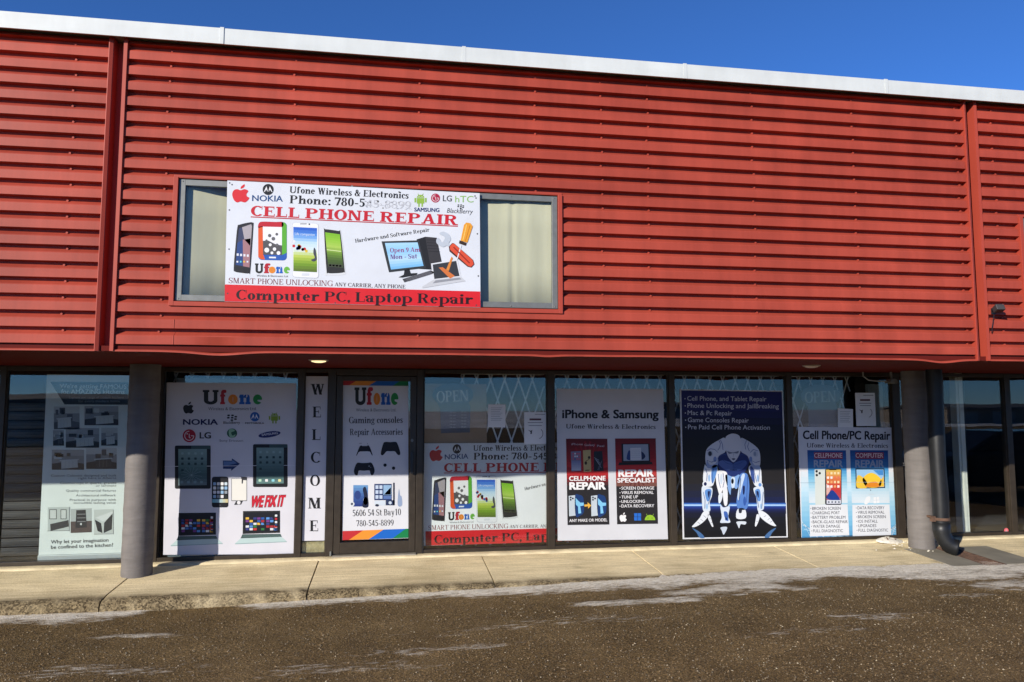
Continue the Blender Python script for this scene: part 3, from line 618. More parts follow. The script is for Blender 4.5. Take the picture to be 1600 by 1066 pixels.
class Art:
    """flat print laid on a sheet: shapes are given in the sheet's own drawing units and end up on the sheet at its real place"""
    def __init__(s, root, Y, crop, mp=None):
        s.root, s.Y, s.crop, s.mp, s.z, s.parts, s.cur = root, Y, crop, mp, 1, {}, None
    def W(s, x, y):
        if s.mp: p = s.mp(x, y)
        else: p = P(s.crop[0] + x / s.crop[2], s.crop[1] + y / s.crop[2], s.Y)
        return (p[0], s.Y - .0006 - .00035 * s.z, p[2])
    def part(s, name, z=1):
        s.cur = MB(); s.name = name; s.hold = False; s.parts.setdefault(name, []).append(s.cur); s.z = z; return s
    def poly(s, pts, c):
        try: s.cur.face([s.W(*p) for p in pts], ink(c))
        except ValueError: pass
    def blob(s, pts, c, n=5):
        out = []; k = len(pts)
        for i in range(k):
            p0, p1, p2, p3 = [pts[(i + j) % k] for j in (-1, 0, 1, 2)]
            for t in [q / n for q in range(n)]:
                out.append(tuple(.5 * (2*p1[d] + (p2[d]-p0[d])*t + (2*p0[d]-5*p1[d]+4*p2[d]-p3[d])*t*t + (3*p1[d]-p0[d]-3*p2[d]+p3[d])*t**3) for d in (0, 1)))
        s.poly(out, c)
    def rect(s, x0, y0, x1, y1, c, sk=0): s.poly([(x0, y0), (x1, y0 + sk), (x1, y1 + sk), (x0, y1)], c)
    def ell(s, x, y, rx, ry, c, n=24, a0=0, a1=360): 
        k = n if a1 - a0 == 360 else n + 1
        s.poly([(x + rx * math.cos(R(a0 + (a1 - a0) * i / n)), y + ry * math.sin(R(a0 + (a1 - a0) * i / n))) for i in range(k)], c)
    def rrect(s, x0, y0, x1, y1, r, c, sk=0):
        o = []
        for cx, cy, a in ((x1 - r, y0 + r, -90), (x1 - r, y1 - r, 0), (x0 + r, y1 - r, 90), (x0 + r, y0 + r, 180)):
            o += [(cx + r * math.cos(R(a + 22.5 * k)), cy + r * math.sin(R(a + 22.5 * k))) for k in range(5)]
        s.poly([(x, y + sk * (x - x0) / (x1 - x0)) for x, y in o], c)
    def line(s, pts, wd, c):
        for (a, b), (d, e) in zip(pts, pts[1:]):
            l = math.hypot(d - a, e - b) or 1; nx, ny = -(e - b) / l * wd / 2, (d - a) / l * wd / 2
            s.poly([(a + nx, b + ny), (d + nx, e + ny), (d - nx, e - ny), (a - nx, b - ny)], c)
    def grad(s, q, cols, n=12, horiz=False):
        """printed colour blend over a four-sided field (corners clockwise from top left)"""
        a, b, c, d = q
        L = lambda p, r, t: (p[0] + (r[0] - p[0]) * t, p[1] + (r[1] - p[1]) * t)
        for i in range(n):
            t0, t1 = i / n, (i + 1) / n; u = (i + .5) / n * (len(cols) - 1); k = min(int(u), len(cols) - 2); f = u - k
            col = tuple(cols[k][j] + (cols[k+1][j] - cols[k][j]) * f for j in range(3))
            if horiz: s.poly([L(a, b, t0), L(a, b, t1), L(d, c, t1), L(d, c, t0)], col)
            else: s.poly([L(a, d, t0), L(b, c, t0), L(b, c, t1), L(a, d, t1)], col)
    def lay(s, shape, x0, y0, x1, y1, h, c, ital=0.):
        if s.name in ('lettering', 'heading', 'logo', 'address') and not s.hold and len(s.cur.bm.faces): s.part(s.name, s.z)
        vs, fs = shape; ux, uy = x1 - x0, y1 - y0; l = math.hypot(ux, uy); nx, ny = uy / l, -ux / l
        i = s.cur.mi(ink(c)); V = []
        for u, v, j in vs:
            uu = u * l + ital * v * h; p = s.W(x0 + ux / l * uu + nx * v * h, y0 + uy / l * uu + ny * v * h); V.append(s.cur.bm.verts.new((p[0], p[1] - .00003 * j, p[2])))
        for f in fs:
            try: s.cur.bm.faces.new([V[k] for k in f]).material_index = i
            except ValueError: pass
    def text(s, t, x0, y0, x1, y1, h, c, bold=0., serif=None, space=1.0, ital=0.): s.lay(text_shape(t, bold, space), x0, y0, x1, y1, h, c, ital)
    def serif(s, t, x0, y0, x1, y1, h, c, bold=.02):
        T = .12 + 4.2 * max(0, bold); s.lay(serif_shape(t, T, .055 + .7 * max(0, bold), .075, .05 + .4 * max(0, bold), .045), x0, y0, x1, y1, h, c)
    def slab(s, t, x0, y0, x1, y1, h, c, T=.23, k=.11, sl=.09): s.lay(serif_shape(t, T, k, sl, k, .05), x0, y0, x1, y1, h, c)
    def done(s):
        for name, l in s.parts.items():
            for m in l:
                if not len(m.bm.faces): continue
                o = m.build(name, None, s.root)
                if o.data.polygons[0].normal.y > 0: pass
def sheet(name, corners, Y, crop, c, label, cat, group=None, thick=.003, m=None, mp=None):
    """a flat sheet; its own outline is the mesh of the thing"""
    mb = MB(); f = [mp(*q) if mp else P(crop[0] + q[0] / crop[2], crop[1] + q[1] / crop[2], Y) for q in corners]
    a = [mb.bm.verts.new((p[0], Y, p[2])) for p in f]; b = [mb.bm.verts.new((p[0], Y + thick, p[2])) for p in f]; k = len(f)
    mb.bm.faces.new(a); mb.bm.faces.new(b[::-1])
    for i in range(k): mb.bm.faces.new((a[i], b[i], b[(i+1) % k], a[(i+1) % k]))
    return tag(mb.build(name, m or ink(c), None), label, cat, group)
# --- emblems
def mark(A):
    if A.name == 'logo' and len(A.cur.bm.faces): A.part('logo', A.z)
def apple(A, x, y, w_, h, c):
    mark(A)
    A.blob([(x, y - h*.20), (x + w_*.22, y - h*.26), (x + w_*.44, y - h*.16), (x + w_*.34, y + h*.02), (x + w_*.37, y + h*.16), (x + w_*.5, y + h*.24), (x + w_*.38, y + h*.42), (x + w_*.22, y + h*.5), (x, y + h*.45), (x - w_*.22, y + h*.5), (x - w_*.40, y + h*.36), (x - w_*.5, y + h*.05), (x - w_*.42, y - h*.18), (x - w_*.22, y - h*.26)], c)
    A.blob([(x, y - h*.28), (x + w_*.03, y - h*.42), (x + w_*.22, y - h*.54), (x + w_*.20, y - h*.38)], c)
def droid(A, x, y, w_, h, c):
    mark(A)
    A.ell(x, y - h*.20, w_*.30, h*.20, c, 14, 180, 360); A.rect(x - w_*.30, y - h*.17, x + w_*.30, y + h*.22, c)
    for s_ in (-1, 1):
        A.rect(x + s_*w_*.42 - w_*.07, y - h*.17, x + s_*w_*.42 + w_*.07, y + h*.14, c); A.rect(x + s_*w_*.13 - w_*.06, y + h*.22, x + s_*w_*.13 + w_*.06, y + h*.45, c)
        A.line([(x + s_*w_*.13, y - h*.34), (x + s_*w_*.22, y - h*.48)], w_*.05, c); A.z += 1; A.ell(x + s_*w_*.12, y - h*.28, w_*.03, w_*.03, (250, 250, 250), 8); A.z -= 1
def emb_m(A, x, y, r, c, k=(250, 250, 250)):
    mark(A)
    A.ell(x, y, r, r, c); A.z += 1
    for s_ in (-1, 1): A.poly([(x + s_*r*.08, y + r*.30), (x + s_*r*.30, y - r*.58), (x + s_*r*.78, y + r*.48), (x + s_*r*.60, y + r*.40), (x + s_*r*.32, y - r*.02), (x + s_*r*.14, y + r*.42)], k)
    A.z -= 1
def emb_face(A, x, y, r, c):
    mark(A)
    A.ell(x, y, r, r, c); A.z += 1; k = (235, 220, 225)
    A.line([(x + r*.70*math.cos(R(a)), y + r*.70*math.sin(R(a))) for a in range(0, 271, 18)], r*.12, k); A.line([(x + r*.7, y), (x + r*.25, y)], r*.12, k); A.line([(x, y - r*.3), (x, y + r*.3), (x + r*.2, y + r*.3)], r*.12, k); A.ell(x - r*.32, y - r*.3, r*.11, r*.11, k, 8); A.z -= 1
def dots(A, x, y, u, c):
    mark(A)
    for dx, dy in ((0, 0), (1.3, 0), (-.1, .8), (1.2, .8), (2.4, .45), (2.3, 1.25), (1.1, 1.6)): A.rrect(x + dx*u, y + dy*u, x + dx*u + u*.9, y + dy*u + u*.55, u*.2, c)
UF = [('U', (35, 38, 36)), ('f', (186, 30, 48)), ('o', (235, 140, 40)), ('n', (24, 96, 190)), ('e', (40, 150, 70))]
def ufone(A, xs_, y, h, sk=0, last=None):
    A.part('logo', A.z); A.hold = True
    for (ch, c), (a, b) in zip(UF, xs_):
        if ch == 'e' and last: c = last
        A.slab(ch, a, y + sk*(a - xs_[0][0]), b, y + sk*(b - xs_[0][0]), h, c, .27, .15, .07)
    A.hold = False
def tablet_logo(A, x0, y0, x1, y1, sk=0):
    w_, h = x1 - x0, y1 - y0; X = lambda u: x0 + u*w_
    T = lambda u, v: (x0 + u*w_, y0 + v*h + sk*u)
    A.rrect(x0, y0, x1, y1, w_*.13, (40, 92, 180), sk); A.z += 1
    A.blob([T(.0, .16), T(.02, .05), T(.14, 0.0), T(.6, 0), T(.86, .0), T(.84, .13), T(.5, .13), T(.15, .14)], (196, 32, 50)); A.poly([T(.0, .14), T(.16, .12), T(.17, .85), T(.24, .985), T(.1, .985), T(.0, .92)], (230, 92, 40))
    A.poly([T(.82, .0), T(.93, .01), T(.995, .07), T(.995, .8), T(.83, .86)], (92, 176, 52)); A.z += 1
    A.poly([T(.16, .13), T(.83, .13), T(.83, .86), T(.17, .86)], (244, 244, 246)); A.z += 1
    A.poly([T(.165, .50), T(.35, .49), T(.6, .58), T(.83, .61), T(.83, .86), T(.17, .86)], (88, 86, 88)); A.z += 1
    for u, v, r in ((.40, .36, .06), (.65, .32, .05), (.53, .44, .066), (.29, .49, .04), (.66, .60, .05)): p = T(u, v); A.ell(p[0], p[1], r*w_, r*w_, (105, 104, 106), 14)
    for u, v, r in ((.42, .60, .052), (.30, .74, .085), (.57, .71, .06), (.48, .81, .05), (.71, .81, .066)): p = T(u, v); A.ell(p[0], p[1], r*w_, r*w_, (250, 250, 250), 14)
    A.poly([T(.38, .91), T(.62, .91), T(.62, .95), T(.38, .95)], (240, 245, 250)); A.z -= 4
def big_banner_art(A, small=False):
    blk = (28, 26, 28)
    A.part('logo', 2); apple(A, 138, 106, 102, 104, (222, 40, 50)); emb_m(A, 301, 81, 33, (26, 26, 30)); A.text('NOKIA', 205, 149, 388, 153, 34, (20, 74, 130), .02)
    if not small:
        A.part('logo', 2); droid(A, 1208, 146, 74, 84, (150, 190, 70)); emb_face(A, 1297, 132, 27, (178, 28, 66)); A.text('LG', 1340, 150, 1394, 152, 34, (90, 92, 96), .02); A.text('hTC', 1414, 157, 1523, 158, 38, (140, 190, 90), -.008)
        A.text('SAMSUNG', 1170, 211, 1320, 215, 22, (24, 44, 110), .03); dots(A, 1428, 170, 12, blk); A.text('BlackBerry', 1364, 219, 1516, 226, 27, (50, 50, 54), .0, ital=.2)
    A.part('heading', 2); A.serif('Ufone Wireless & Electronics', 428, 101, 1137, 136, 39, blk, .018)
    A.serif('Phone: 780-5' if not small else 'Phone: 780-', 428, 163, 875, 184, 48, blk, .018)
    if small: A.text('545-8899', 890, 186, 1180, 200, 46, (52, 50, 52), .012)
    else:
        A.part('scraped_number', 2); A.serif('45-8899', 885, 186, 1150, 197, 44, (196, 198, 204), .0)
        for k in range(40): x = 880 + 275*random.random(); A.ell(x, 146 + (x - 880)*.04 + 44*random.random(), 3 + 5*random.random(), 2 + 3*random.random(), random.choice([(205, 206, 210), (232, 234, 238), (178, 180, 188)]), 7)
    A.part('headline', 2); A.slab('CELL PHONE REPAIR', 197, 237, 1430, 294, 60, (203, 30, 46)); A.line([(197, 244), (1430, 300)], 6, (190, 40, 50))
    # handset with dark glass
    A.part('phone_picture', 2); A.blob([(118, 305), (132, 290), (196, 276), (212, 282), (214, 300), (196, 560), (186, 580), (150, 578), (104, 570), (96, 548), (106, 420)], (38, 38, 44), 4); A.z = 3
    A.poly([(128, 312), (200, 288), (205, 300), (190, 545), (108, 530), (118, 400)], (58, 66, 96)); A.z = 4
    A.poly([(146, 306), (200, 288), (205, 300), (197, 420), (160, 380)], (176, 168, 172)); A.poly([(150, 380), (197, 372), (190, 545), (152, 538)], (168, 122, 128)); A.poly([(118, 400), (150, 380), (150, 536), (108, 530)], (40, 70, 130)); A.z = 5
    for k in range(4): A.rect(114 + 20*k, 462 + 2*k, 126 + 20*k, 476 + 2*k, (230, 232, 238)); A.rect(113 + 20*k, 506, 123 + 20*k, 516, [(240, 240, 240), (90, 200, 220), (240, 190, 60), (220, 230, 240)][k])
    A.poly([(104, 540), (190, 552), (186, 580), (150, 578), (106, 568)], (34, 34, 38))
    A.part('tablet_logo', 2); tablet_logo(A, 242, 272, 412, 500, 4)
    A.part('phone_picture', 2); A.rrect(444, 274, 602, 604, 18, (206, 210, 218), 8); A.z = 3; A.rrect(447, 277, 599, 600, 16, (244, 245, 248), 8); A.z = 4
    A.grad([(451, 304), (592, 311), (592, 574), (451, 567)], [(40, 92, 200), (88, 150, 228), (196, 226, 246), (224, 238, 240), (188, 208, 80), (120, 160, 40), (92, 112, 40)], 16); A.z = 5
    A.text('Life companion', 460, 352, 578, 358, 15, (230, 240, 250), -.01)
    for k in range(15): t = random.random(); A.ell(452 + 76*t + random.uniform(-6, 6), 402 + 44*t + random.uniform(-14, 26)*(1 - .5*t), 9, 9, random.choice([(206, 40, 50), (226, 190, 50), (60, 90, 170), (190, 30, 50), (230, 232, 236)]), 10)
    A.blob([(574, 428), (584, 440), (588, 470), (590, 500), (572, 510), (556, 500), (578, 488), (570, 460)], (70, 74, 84)); A.rect(492, 284, 530, 288, (60, 64, 74)); A.ell(546, 288, 5, 5, (60, 64, 74), 8); A.rrect(500, 580, 545, 594, 6, (222, 226, 232))
    A.part('phone_picture', 2); A.blob([(630, 325), (640, 316), (720, 326), (736, 340), (762, 560), (756, 586), (720, 592), (655, 590), (640, 570)], (226, 228, 230), 4); A.z = 3
    A.blob([(634, 328), (642, 318), (718, 328), (732, 342), (756, 556), (752, 574), (700, 580), (658, 578), (648, 560)], (44, 44, 42), 4); A.z = 4
    A.grad([(640, 336), (728, 348), (748, 548), (658, 540)], [(126, 190, 40), (150, 204, 60), (176, 210, 90), (112, 150, 50), (74, 100, 40), (60, 76, 40)], 14); A.z = 5
    A.line([(650, 440), (736, 450)], 4, (226, 240, 170)); A.rect(660, 524, 744, 540, (70, 76, 60), 6)
    for k in range(4): A.rect(664 + 20*k, 527 + 1.5*k, 677 + 20*k, 537 + 1.5*k, (220, 224, 214))
    A.part('logo', 2); ufone(A, [(222, 272), (276, 314), (304, 344), (348, 388), (394, 430)], 579, 58, .006, (112, 186, 70)); A.text('Wireless & Electronics Ltd', 232, 599, 418, 603, 11, (60, 60, 64))
    if not small:
        A.part('computer_picture', 2)
        A.poly([(1185, 378), (1236, 362), (1304, 368), (1340, 540), (1300, 560), (1170, 552), (1180, 420)], (34, 34, 36)); A.z = 3; A.poly([(1236, 364), (1304, 370), (1338, 538), (1270, 556)], (58, 56, 58)); A.z = 4
        for k in range(5): A.line([(1242 + 3*k, 380 + 17*k), (1308 + 4*k, 384 + 17*k)], 2.5, (28, 28, 30))
        A.z = 4; A.poly([(976, 390), (1198, 384), (1240, 548), (1020, 574)], (52, 56, 58)); A.z = 5; A.grad([(996, 400), (1190, 396), (1226, 536), (1032, 558)], [(176, 222, 250), (150, 208, 248), (190, 226, 250), (120, 190, 240)], 10); A.z = 6
        A.serif('Open 9 Am', 1026, 456, 1206, 452, 27, (150, 60, 110), .015); A.serif('Mon - Sat', 1028, 496, 1188, 491, 27, (110, 60, 130), .015); A.z = 4
        A.poly([(1112, 560), (1142, 556), (1150, 580), (1190, 578), (1184, 590), (1100, 606), (1076, 604), (1108, 588)], (36, 36, 38)); A.poly([(1100, 614), (1270, 562), (1296, 578), (1112, 634)], (70, 70, 74)); A.z = 5
        for k in range(4): A.line([(1112 + 8*k, 612 + 5*k), (1262 + 8*k, 568 + 4*k)], 2, (130, 130, 136))
        A.part('laptop_picture', 4); A.poly([(1270, 522), (1428, 496), (1450, 604), (1284, 626)], (226, 228, 232)); A.z = 5; A.poly([(1280, 528), (1420, 506), (1440, 596), (1290, 614)], (56, 58, 62)); A.z = 6
        A.poly([(1284, 618), (1448, 600), (1476, 626), (1220, 668), (1216, 660)], (206, 208, 212)); A.z = 7; A.poly([(1298, 622), (1440, 606), (1452, 616), (1280, 640)], (150, 152, 158)); A.poly([(1360, 560), (1392, 480), (1400, 490), (1376, 566)], (226, 140, 60)); A.poly([(1316, 546), (1340, 544), (1412, 596), (1384, 612)], (216, 120, 60))
        A.part('tool_picture', 8); A.blob([(1320, 345), (1342, 332), (1374, 346), (1388, 378), (1376, 402), (1392, 416), (1384, 424), (1362, 416), (1340, 424), (1306, 404), (1302, 380), (1316, 370), (1336, 396), (1352, 366)], (196, 204, 214), 4); A.z = 9
        A.poly([(1376, 422), (1396, 400), (1408, 402), (1520, 500), (1528, 526), (1510, 546), (1486, 540), (1380, 450)], (70, 34, 28)); A.z = 10; A.poly([(1382, 420), (1398, 403), (1408, 404), (1518, 502), (1524, 526), (1508, 542), (1490, 536), (1384, 440)], (226, 84, 52)); A.z = 11; A.line([(1404, 424), (1500, 520)], 7, (150, 40, 30))
        A.line([(1450, 412), (1424, 500)], 6, (236, 238, 242)); A.z = 12; A.poly([(1440, 384), (1482, 400), (1476, 416), (1436, 402)], (60, 44, 34)); A.poly([(1466, 292), (1480, 278), (1504, 282), (1518, 300), (1486, 398), (1446, 386)], (240, 164, 50)); A.z = 13; A.line([(1482, 290), (1460, 384)], 6, (250, 204, 110)); A.line([(1502, 296), (1474, 390)], 4, (206, 126, 30))
    A.part('heading', 2)
    if small: A.serif('Hardware an', 820, 398, 982, 372, 22, blk, .01)
    else: A.serif('Hardware and Software Repair', 820, 398, 1262, 330, 22, blk, .01)
    A.part('lettering', 2); A.serif('SMART PHONE UNLOCKING', 66, 638, 686, 656, 32, (132, 40, 48), .0); A.serif('ANY CARRIER, ANY PHONE', 697, 656, 1117, 671, 22, (60, 34, 38), .01)
    A.part('stripe', 1); A.poly([(43, 646), (1563, 688), (1564.5, 782), (42.2, 747)], (222, 34, 42)); A.z = 2
    A.serif('Computer PC, Laptop Repair', 110, 736, 1520, 764, 58, (40, 14, 18), .022)
# ---- banner across the upper window
YB = YF - .022
cr = (340, 275, 3.8095)
bn = sheet('banner', [(58, 27), (1560, 103), (1565, 783), (42, 748)], YB, cr, (226, 230, 236), 'large white repair banner with red bottom stripe screwed across the upstairs window', 'banner', thick=.006)
A = Art(bn, YB, cr); big_banner_art(A)
for x, y in ((72, 42), (86, 52), (70, 203), (68, 436), (60, 700), (1532, 120), (1538, 132), (1546, 345), (1552, 596), (1080, 96), (1540, 770), (300, 748), (700, 756), (1100, 766)): A.part('screw', 2); A.ell(x, y, 4.5, 4.5, (70, 72, 78), 10)
A.done()
for q in ((300, 80), (300, 700), (1300, 120), (1300, 740), (800, 60), (800, 740)): p = P(cr[0] + q[0]/cr[2], cr[1] + q[1]/cr[2], YB); mb = MB(); mb.tube([(p.x, YB + .006, p.z), (p.x, YF + .06, p.z)], .010, 8); mb.build('standoff', ALU, bn)
# ---- same banner again behind the first pane
Y2 = YS + .055
a1, a2 = P(340 + 205/3.8095, 275 + 151/3.8095, YB), P(340 + 960/3.8095, 275 + 275/3.8095, YB)
b1, b2 = P(640 + 183/3.333, 560 + 528/3.333, Y2), P(640 + 693/3.333, 560 + 597/3.333, Y2)
az, bz = P(340 + 45/3.8095, 275 + 645/3.8095, YB), P(640 + 85/3.333, 560 + 900/3.333, Y2)
KX = (b2.x - b1.x) / (a2.x - a1.x); KZ = (bz.z - b1.z) / (az.z - a1.z)
def mp2(x, y):
    p = P(340 + x/3.8095, 275 + y/3.8095, YB); return (b1.x + (p.x - a1.x)*KX, Y2, b1.z + (p.z - a1.z)*KZ)
b2o = sheet('banner', [(30, 27), (1500, 100), (1500, 778), (28, 748)], Y2, cr, (248, 250, 252), 'white repair banner with red bottom stripe standing behind the pane right of the door', 'banner', thick=.004, mp=mp2)
A = Art(b2o, Y2, cr, mp2); big_banner_art(A, True); A.done()

# ---- poster with tablets and laptops, left of the door
Yp = YS - .0075; cr = (240, 560, 3.23)
o = sheet('poster', [(66, 122), (720, 126), (716, 988), (48, 992)], Yp, cr, (222, 222, 230), 'white poster of tablets, phones and laptops with a slanted red slogan', 'poster', 'printed posters in the shop windows')
A = Art(o, Yp, cr); k_ = (30, 30, 34)
A.part('logo', 2); ufone(A, [(248, 328), (336, 368), (376, 425), (432, 490), (502, 548)], 232, 72); A.text('Wireless & Electronics Ltd.', 276, 262, 520, 262, 15, (70, 70, 74))
A.part('logo', 2); apple(A, 176, 250, 54, 58, k_); A.text('NOKIA', 148, 335, 325, 335, 27, (28, 30, 84), .03); dots(A, 372, 284, 15, k_); A.text('BlackBerry', 352, 331, 436, 331, 13, k_, .01); emb_m(A, 511, 295, 24, (36, 96, 176)); A.text('MOTOROLA', 462, 331, 558, 331, 8, k_, .03)
droid(A, 610, 302, 58, 60, (140, 170, 50)); emb_face(A, 180, 391, 33, (178, 26, 52)); A.text('LG', 232, 404, 290, 404, 30, (50, 50, 54), .03); mark(A); A.ell(396, 378, 26, 24, (44, 96, 72)); A.z = 3; A.blob([(380, 362), (398, 356), (410, 366), (392, 374), (398, 390), (414, 384), (404, 400), (384, 396)], (150, 196, 160)); A.z = 2
A.text('Sony Ericsson', 332, 421, 452, 421, 12, (110, 110, 114), -.008); mark(A); A.poly([(585 + 56*math.cos(t)*1 , 384 - 8*math.cos(t) + 15*math.sin(t)) for t in [R(15*i) for i in range(24)]], (30, 40, 110)); A.z = 3; A.hold = True; A.text('SAMSUNG', 546, 392, 628, 382, 11, (230, 232, 240), .02)
cr2 = lambda x, y: ((265 + x/6.66 - 240)*3.23, (690 + y/6.66 - 560)*3.23)
def RR(x0, y0, x1, y1, c, r=8): a, b = cr2(x0, y0), cr2(x1, y1); A.rrect(a[0], a[1], b[0], b[1], r*.485, c)
def PG(pts, c): A.poly([cr2(*p) for p in pts], c)
for x0, y0, x1, y1, lit in ((55, 42, 428, 492, 0), (868, 28, 1228, 474, 1)):
    A.part('tablet_picture', 2); RR(x0, y0, x1, y1, (24, 26, 28), 16); A.z = 3; RR(x0 + 170, y0 + 1, x1 - 1, y0 + 36, (60, 84, 84), 4); q = [cr2(x0 + 36, y0 + 36), cr2(x1 - 40, y0 + 36), cr2(x1 - 40, y1 - 38), cr2(x0 + 36, y1 - 34)]
    A.z = 4; A.grad(q, [(132, 164, 160), (120, 150, 148), (88, 120, 120), (64, 92, 94), (104, 140, 138) if lit else (110, 128, 134)], 12); A.z = 5
    for r_ in range(4):
        for c_ in range(4 if r_ < 3 else 1): RR(x0 + 66 + 68*c_, y0 + 70 + 54*r_ + (12 if r_ == 3 else 0), x0 + 92 + 68*c_, y0 + 94 + 54*r_ + (12 if r_ == 3 else 0), (40, 66, 70) if r_ else (150, 180, 176), 5)
    for c_ in range(4): RR(x0 + 58 + 68*c_, y1 - 82, x0 + 88 + 68*c_, y1 - 56, [(190, 230, 200), (240, 240, 240), (150, 220, 230), (230, 226, 160)][c_] if lit else (120, 150, 156), 6)
    if not lit:
        for a in range(14): t = R(25*a + 8); A.line([cr2(230, 350), cr2(230 + 110*math.cos(t), 350 + 90*math.sin(t))], .8, (150, 176, 180))
A.part('arrow', 2); PG([(555, 198), (648, 200), (648, 174), (732, 232), (640, 306), (642, 286), (556, 284)], (38, 60, 110)); A.z = 3; PG([(562, 206), (652, 208), (652, 190), (700, 226), (600, 250), (562, 252)], (96, 128, 176))
A.part('phone_picture', 2); RR(440, 366, 612, 686, (30, 30, 34), 24); A.z = 3; RR(444, 420, 608, 640, (12, 14, 20), 3); A.z = 4
for r_ in range(4):
    for c_ in range(4): RR(454 + 39*c_, 424 + 44*r_, 484 + 39*c_, 456 + 44*r_, random.choice([(236, 236, 240), (150, 190, 226), (226, 200, 140), (240, 240, 240), (150, 160, 170), (210, 226, 236)]) if r_ * 4 + c_ < 15 else (30, 40, 40), 6)
q = [cr2(444, 600), cr2(608, 600), cr2(608, 636), cr2(444, 636)]; A.grad(q, [(120, 190, 200), (180, 210, 220), (220, 200, 140)], 6, True); A.ell(*cr2(524, 664), 5, 5, (70, 70, 76), 12)
A.part('screen_picture', 2); RR(642, 384, 806, 620, (120, 122, 128), 6); A.z = 3; RR(648, 388, 800, 612, (240, 238, 230), 4); A.z = 4; PG([(740, 366), (806, 370), (804, 404), (766, 402), (762, 438), (750, 438), (750, 392)], (60, 60, 66)); A.z = 2; PG([(690, 622), (764, 616), (744, 656), (672, 660)], (50, 52, 56)); A.z = 3; A.ell(*cr2(720, 636), 9, 9, (236, 236, 240), 14)
A.part('slogan', 2); a, b = cr2(834, 684), cr2(1190, 674); A.text('WE FIX IT', *a, *b, 55, (120, 16, 30), .075, None, .95, .22); A.z = 3; A.text('WE FIX IT', a[0] + 2, a[1] - 3, b[0] + 1, b[1] - 3, 50, (206, 34, 54), .05, None, .97, .22)
for x0, dy in ((88, 20), (756, 0)):
    A.part('laptop_picture', 2); X = lambda u, v: (x0 + u, v + dy)
    PG([X(8, 724), X(394, 720), X(394, 950), X(4, 962)], (34, 36, 38)); A.z = 3; PG([X(18, 742), X(384, 736), X(384, 936), X(16, 948)], (18, 20, 30)); A.z = 4
    cols = [(70, 120, 190), (52, 60, 130), (90, 150, 220), (46, 120, 60), (170, 40, 50), (200, 60, 50), (40, 90, 170), (226, 230, 236), (120, 60, 140), (236, 190, 70)]
    for r_ in range(5):
        for c_ in range(8):
            if random.random() < .12: continue
            u = 36 + c_*40 + (14 if c_ > 4 else 0); A.poly([cr2(*X(u, 790 + r_*28)), cr2(*X(u + (34 if random.random() < .8 else 22), 789 + r_*28)), cr2(*X(u + 34, 811 + r_*28)), cr2(*X(u, 812 + r_*28))], random.choice(cols))
    for r_ in range(5): RR(x0 + 340, 760 + dy + 34*r_, x0 + 364, 782 + dy + 34*r_, [(230, 236, 240), (190, 40, 50), (230, 236, 240), (60, 90, 150), (170, 200, 230)][r_], 4)
    A.z = 2; PG([X(2, 966), X(396, 960), X(412, 992), X(-18, 1008)], (60, 84, 82)); A.z = 3
    for k in range(3): A.line([cr2(*X(10 - 4*k, 976 + 9*k)), cr2(*X(398 + 4*k, 970 + 9*k))], 1, (120, 146, 142))
    A.z = 2; PG([X(-18, 1010), X(412, 994), X(464, 1040), X(-76, 1062)], (188, 212, 212)); PG([X(-76, 1062), X(464, 1040), X(464, 1046), X(-72, 1069)], (140, 168, 170))
A.part('fold_crease', 3); A.line([(56, 546), (716, 540)], 2.2, (240, 240, 246))
A.done()
o = sheet('backing_board', [(118, 100), (732, 106), (722, 1000), (70, 1004)], YS + .03, (240, 560, 3.23), (150, 168, 176), 'pale blue grey board behind the tablet poster, showing at its edges', 'board', thick=.004)

# ---- welcome strip
Yp = YS - .0075; cr = (440, 540, 6.6625)
o = sheet('welcome_strip', [(249, 320), (486, 320), (470, 2030), (215, 2034)], Yp, cr, (224, 224, 232), 'tall narrow white strip spelling a greeting downwards beside the door', 'sign')
A = Art(o, Yp, cr); A.part('lettering', 2)
for k, ch in enumerate('WELCOME'):
    yb = 512 + 236*k + (5 if k > 3 else 0); xc = 372 - 6.0*k; wd = {'W': 70, 'M': 66, 'O': 52, 'C': 50, 'L': 44, 'E': 44}[ch]; A.serif(ch, xc - wd, yb, xc + wd, yb, 112, (30, 30, 32), .02)
A.done()
# ---- door poster
cr = (500, 560, 3.23); Yp = YS - .0075
o = sheet('poster', [(116, 92), (446, 96), (446, 908), (112, 918)], Yp, cr, (224, 226, 232), 'white door poster of game controllers with rainbow bands at top and foot', 'poster', 'printed posters in the shop windows')
A = Art(o, Yp, cr)
for y, h in ((92, 44), (872, 46)):
    A.part('colour_band', 2); s0 = 4 if y < 200 else -12
    q = lambda x, v: (x, y + v*h + s0*(x - 112)/334)
    xs_ = [(113, 113), (160, 136 if 0 else 200), (258, 330), (376, 420), (446, 446)]; cc = [(196, 46, 50), (240, 150, 50), (24, 104, 200), (16, 128, 72)]
    edges_ = [(114, 114), (218, 146), (320, 246), (432, 366), (446, 446)]
    for i in range(4): A.poly([q(edges_[i][0], 0), q(edges_[i+1][0], 0), q(edges_[i+1][1], 1), q(edges_[i][1], 1)], cc[i])
A.part('logo', 2); ufone(A, [(174, 234), (236, 268), (270, 304), (308, 356), (358, 396)], 235, 88); A.text('Wireless & Electronics Ltd.', 182, 268, 384, 268, 15, (80, 80, 84))
A.part('heading', 2); A.serif('Gaming consoles', 146, 328, 418, 326, 32, (36, 36, 46), .014); A.serif('Repair Accessories', 151, 388, 418, 386, 32, (36, 36, 46), .014)
cq = lambda x, y: ((540 + x/11.85 - 500)*3.23, (680 + y/11.85 - 560)*3.23)
def BL(pts, c=(22, 22, 32), n=4): A.blob([cq(*p) for p in pts], c, n)
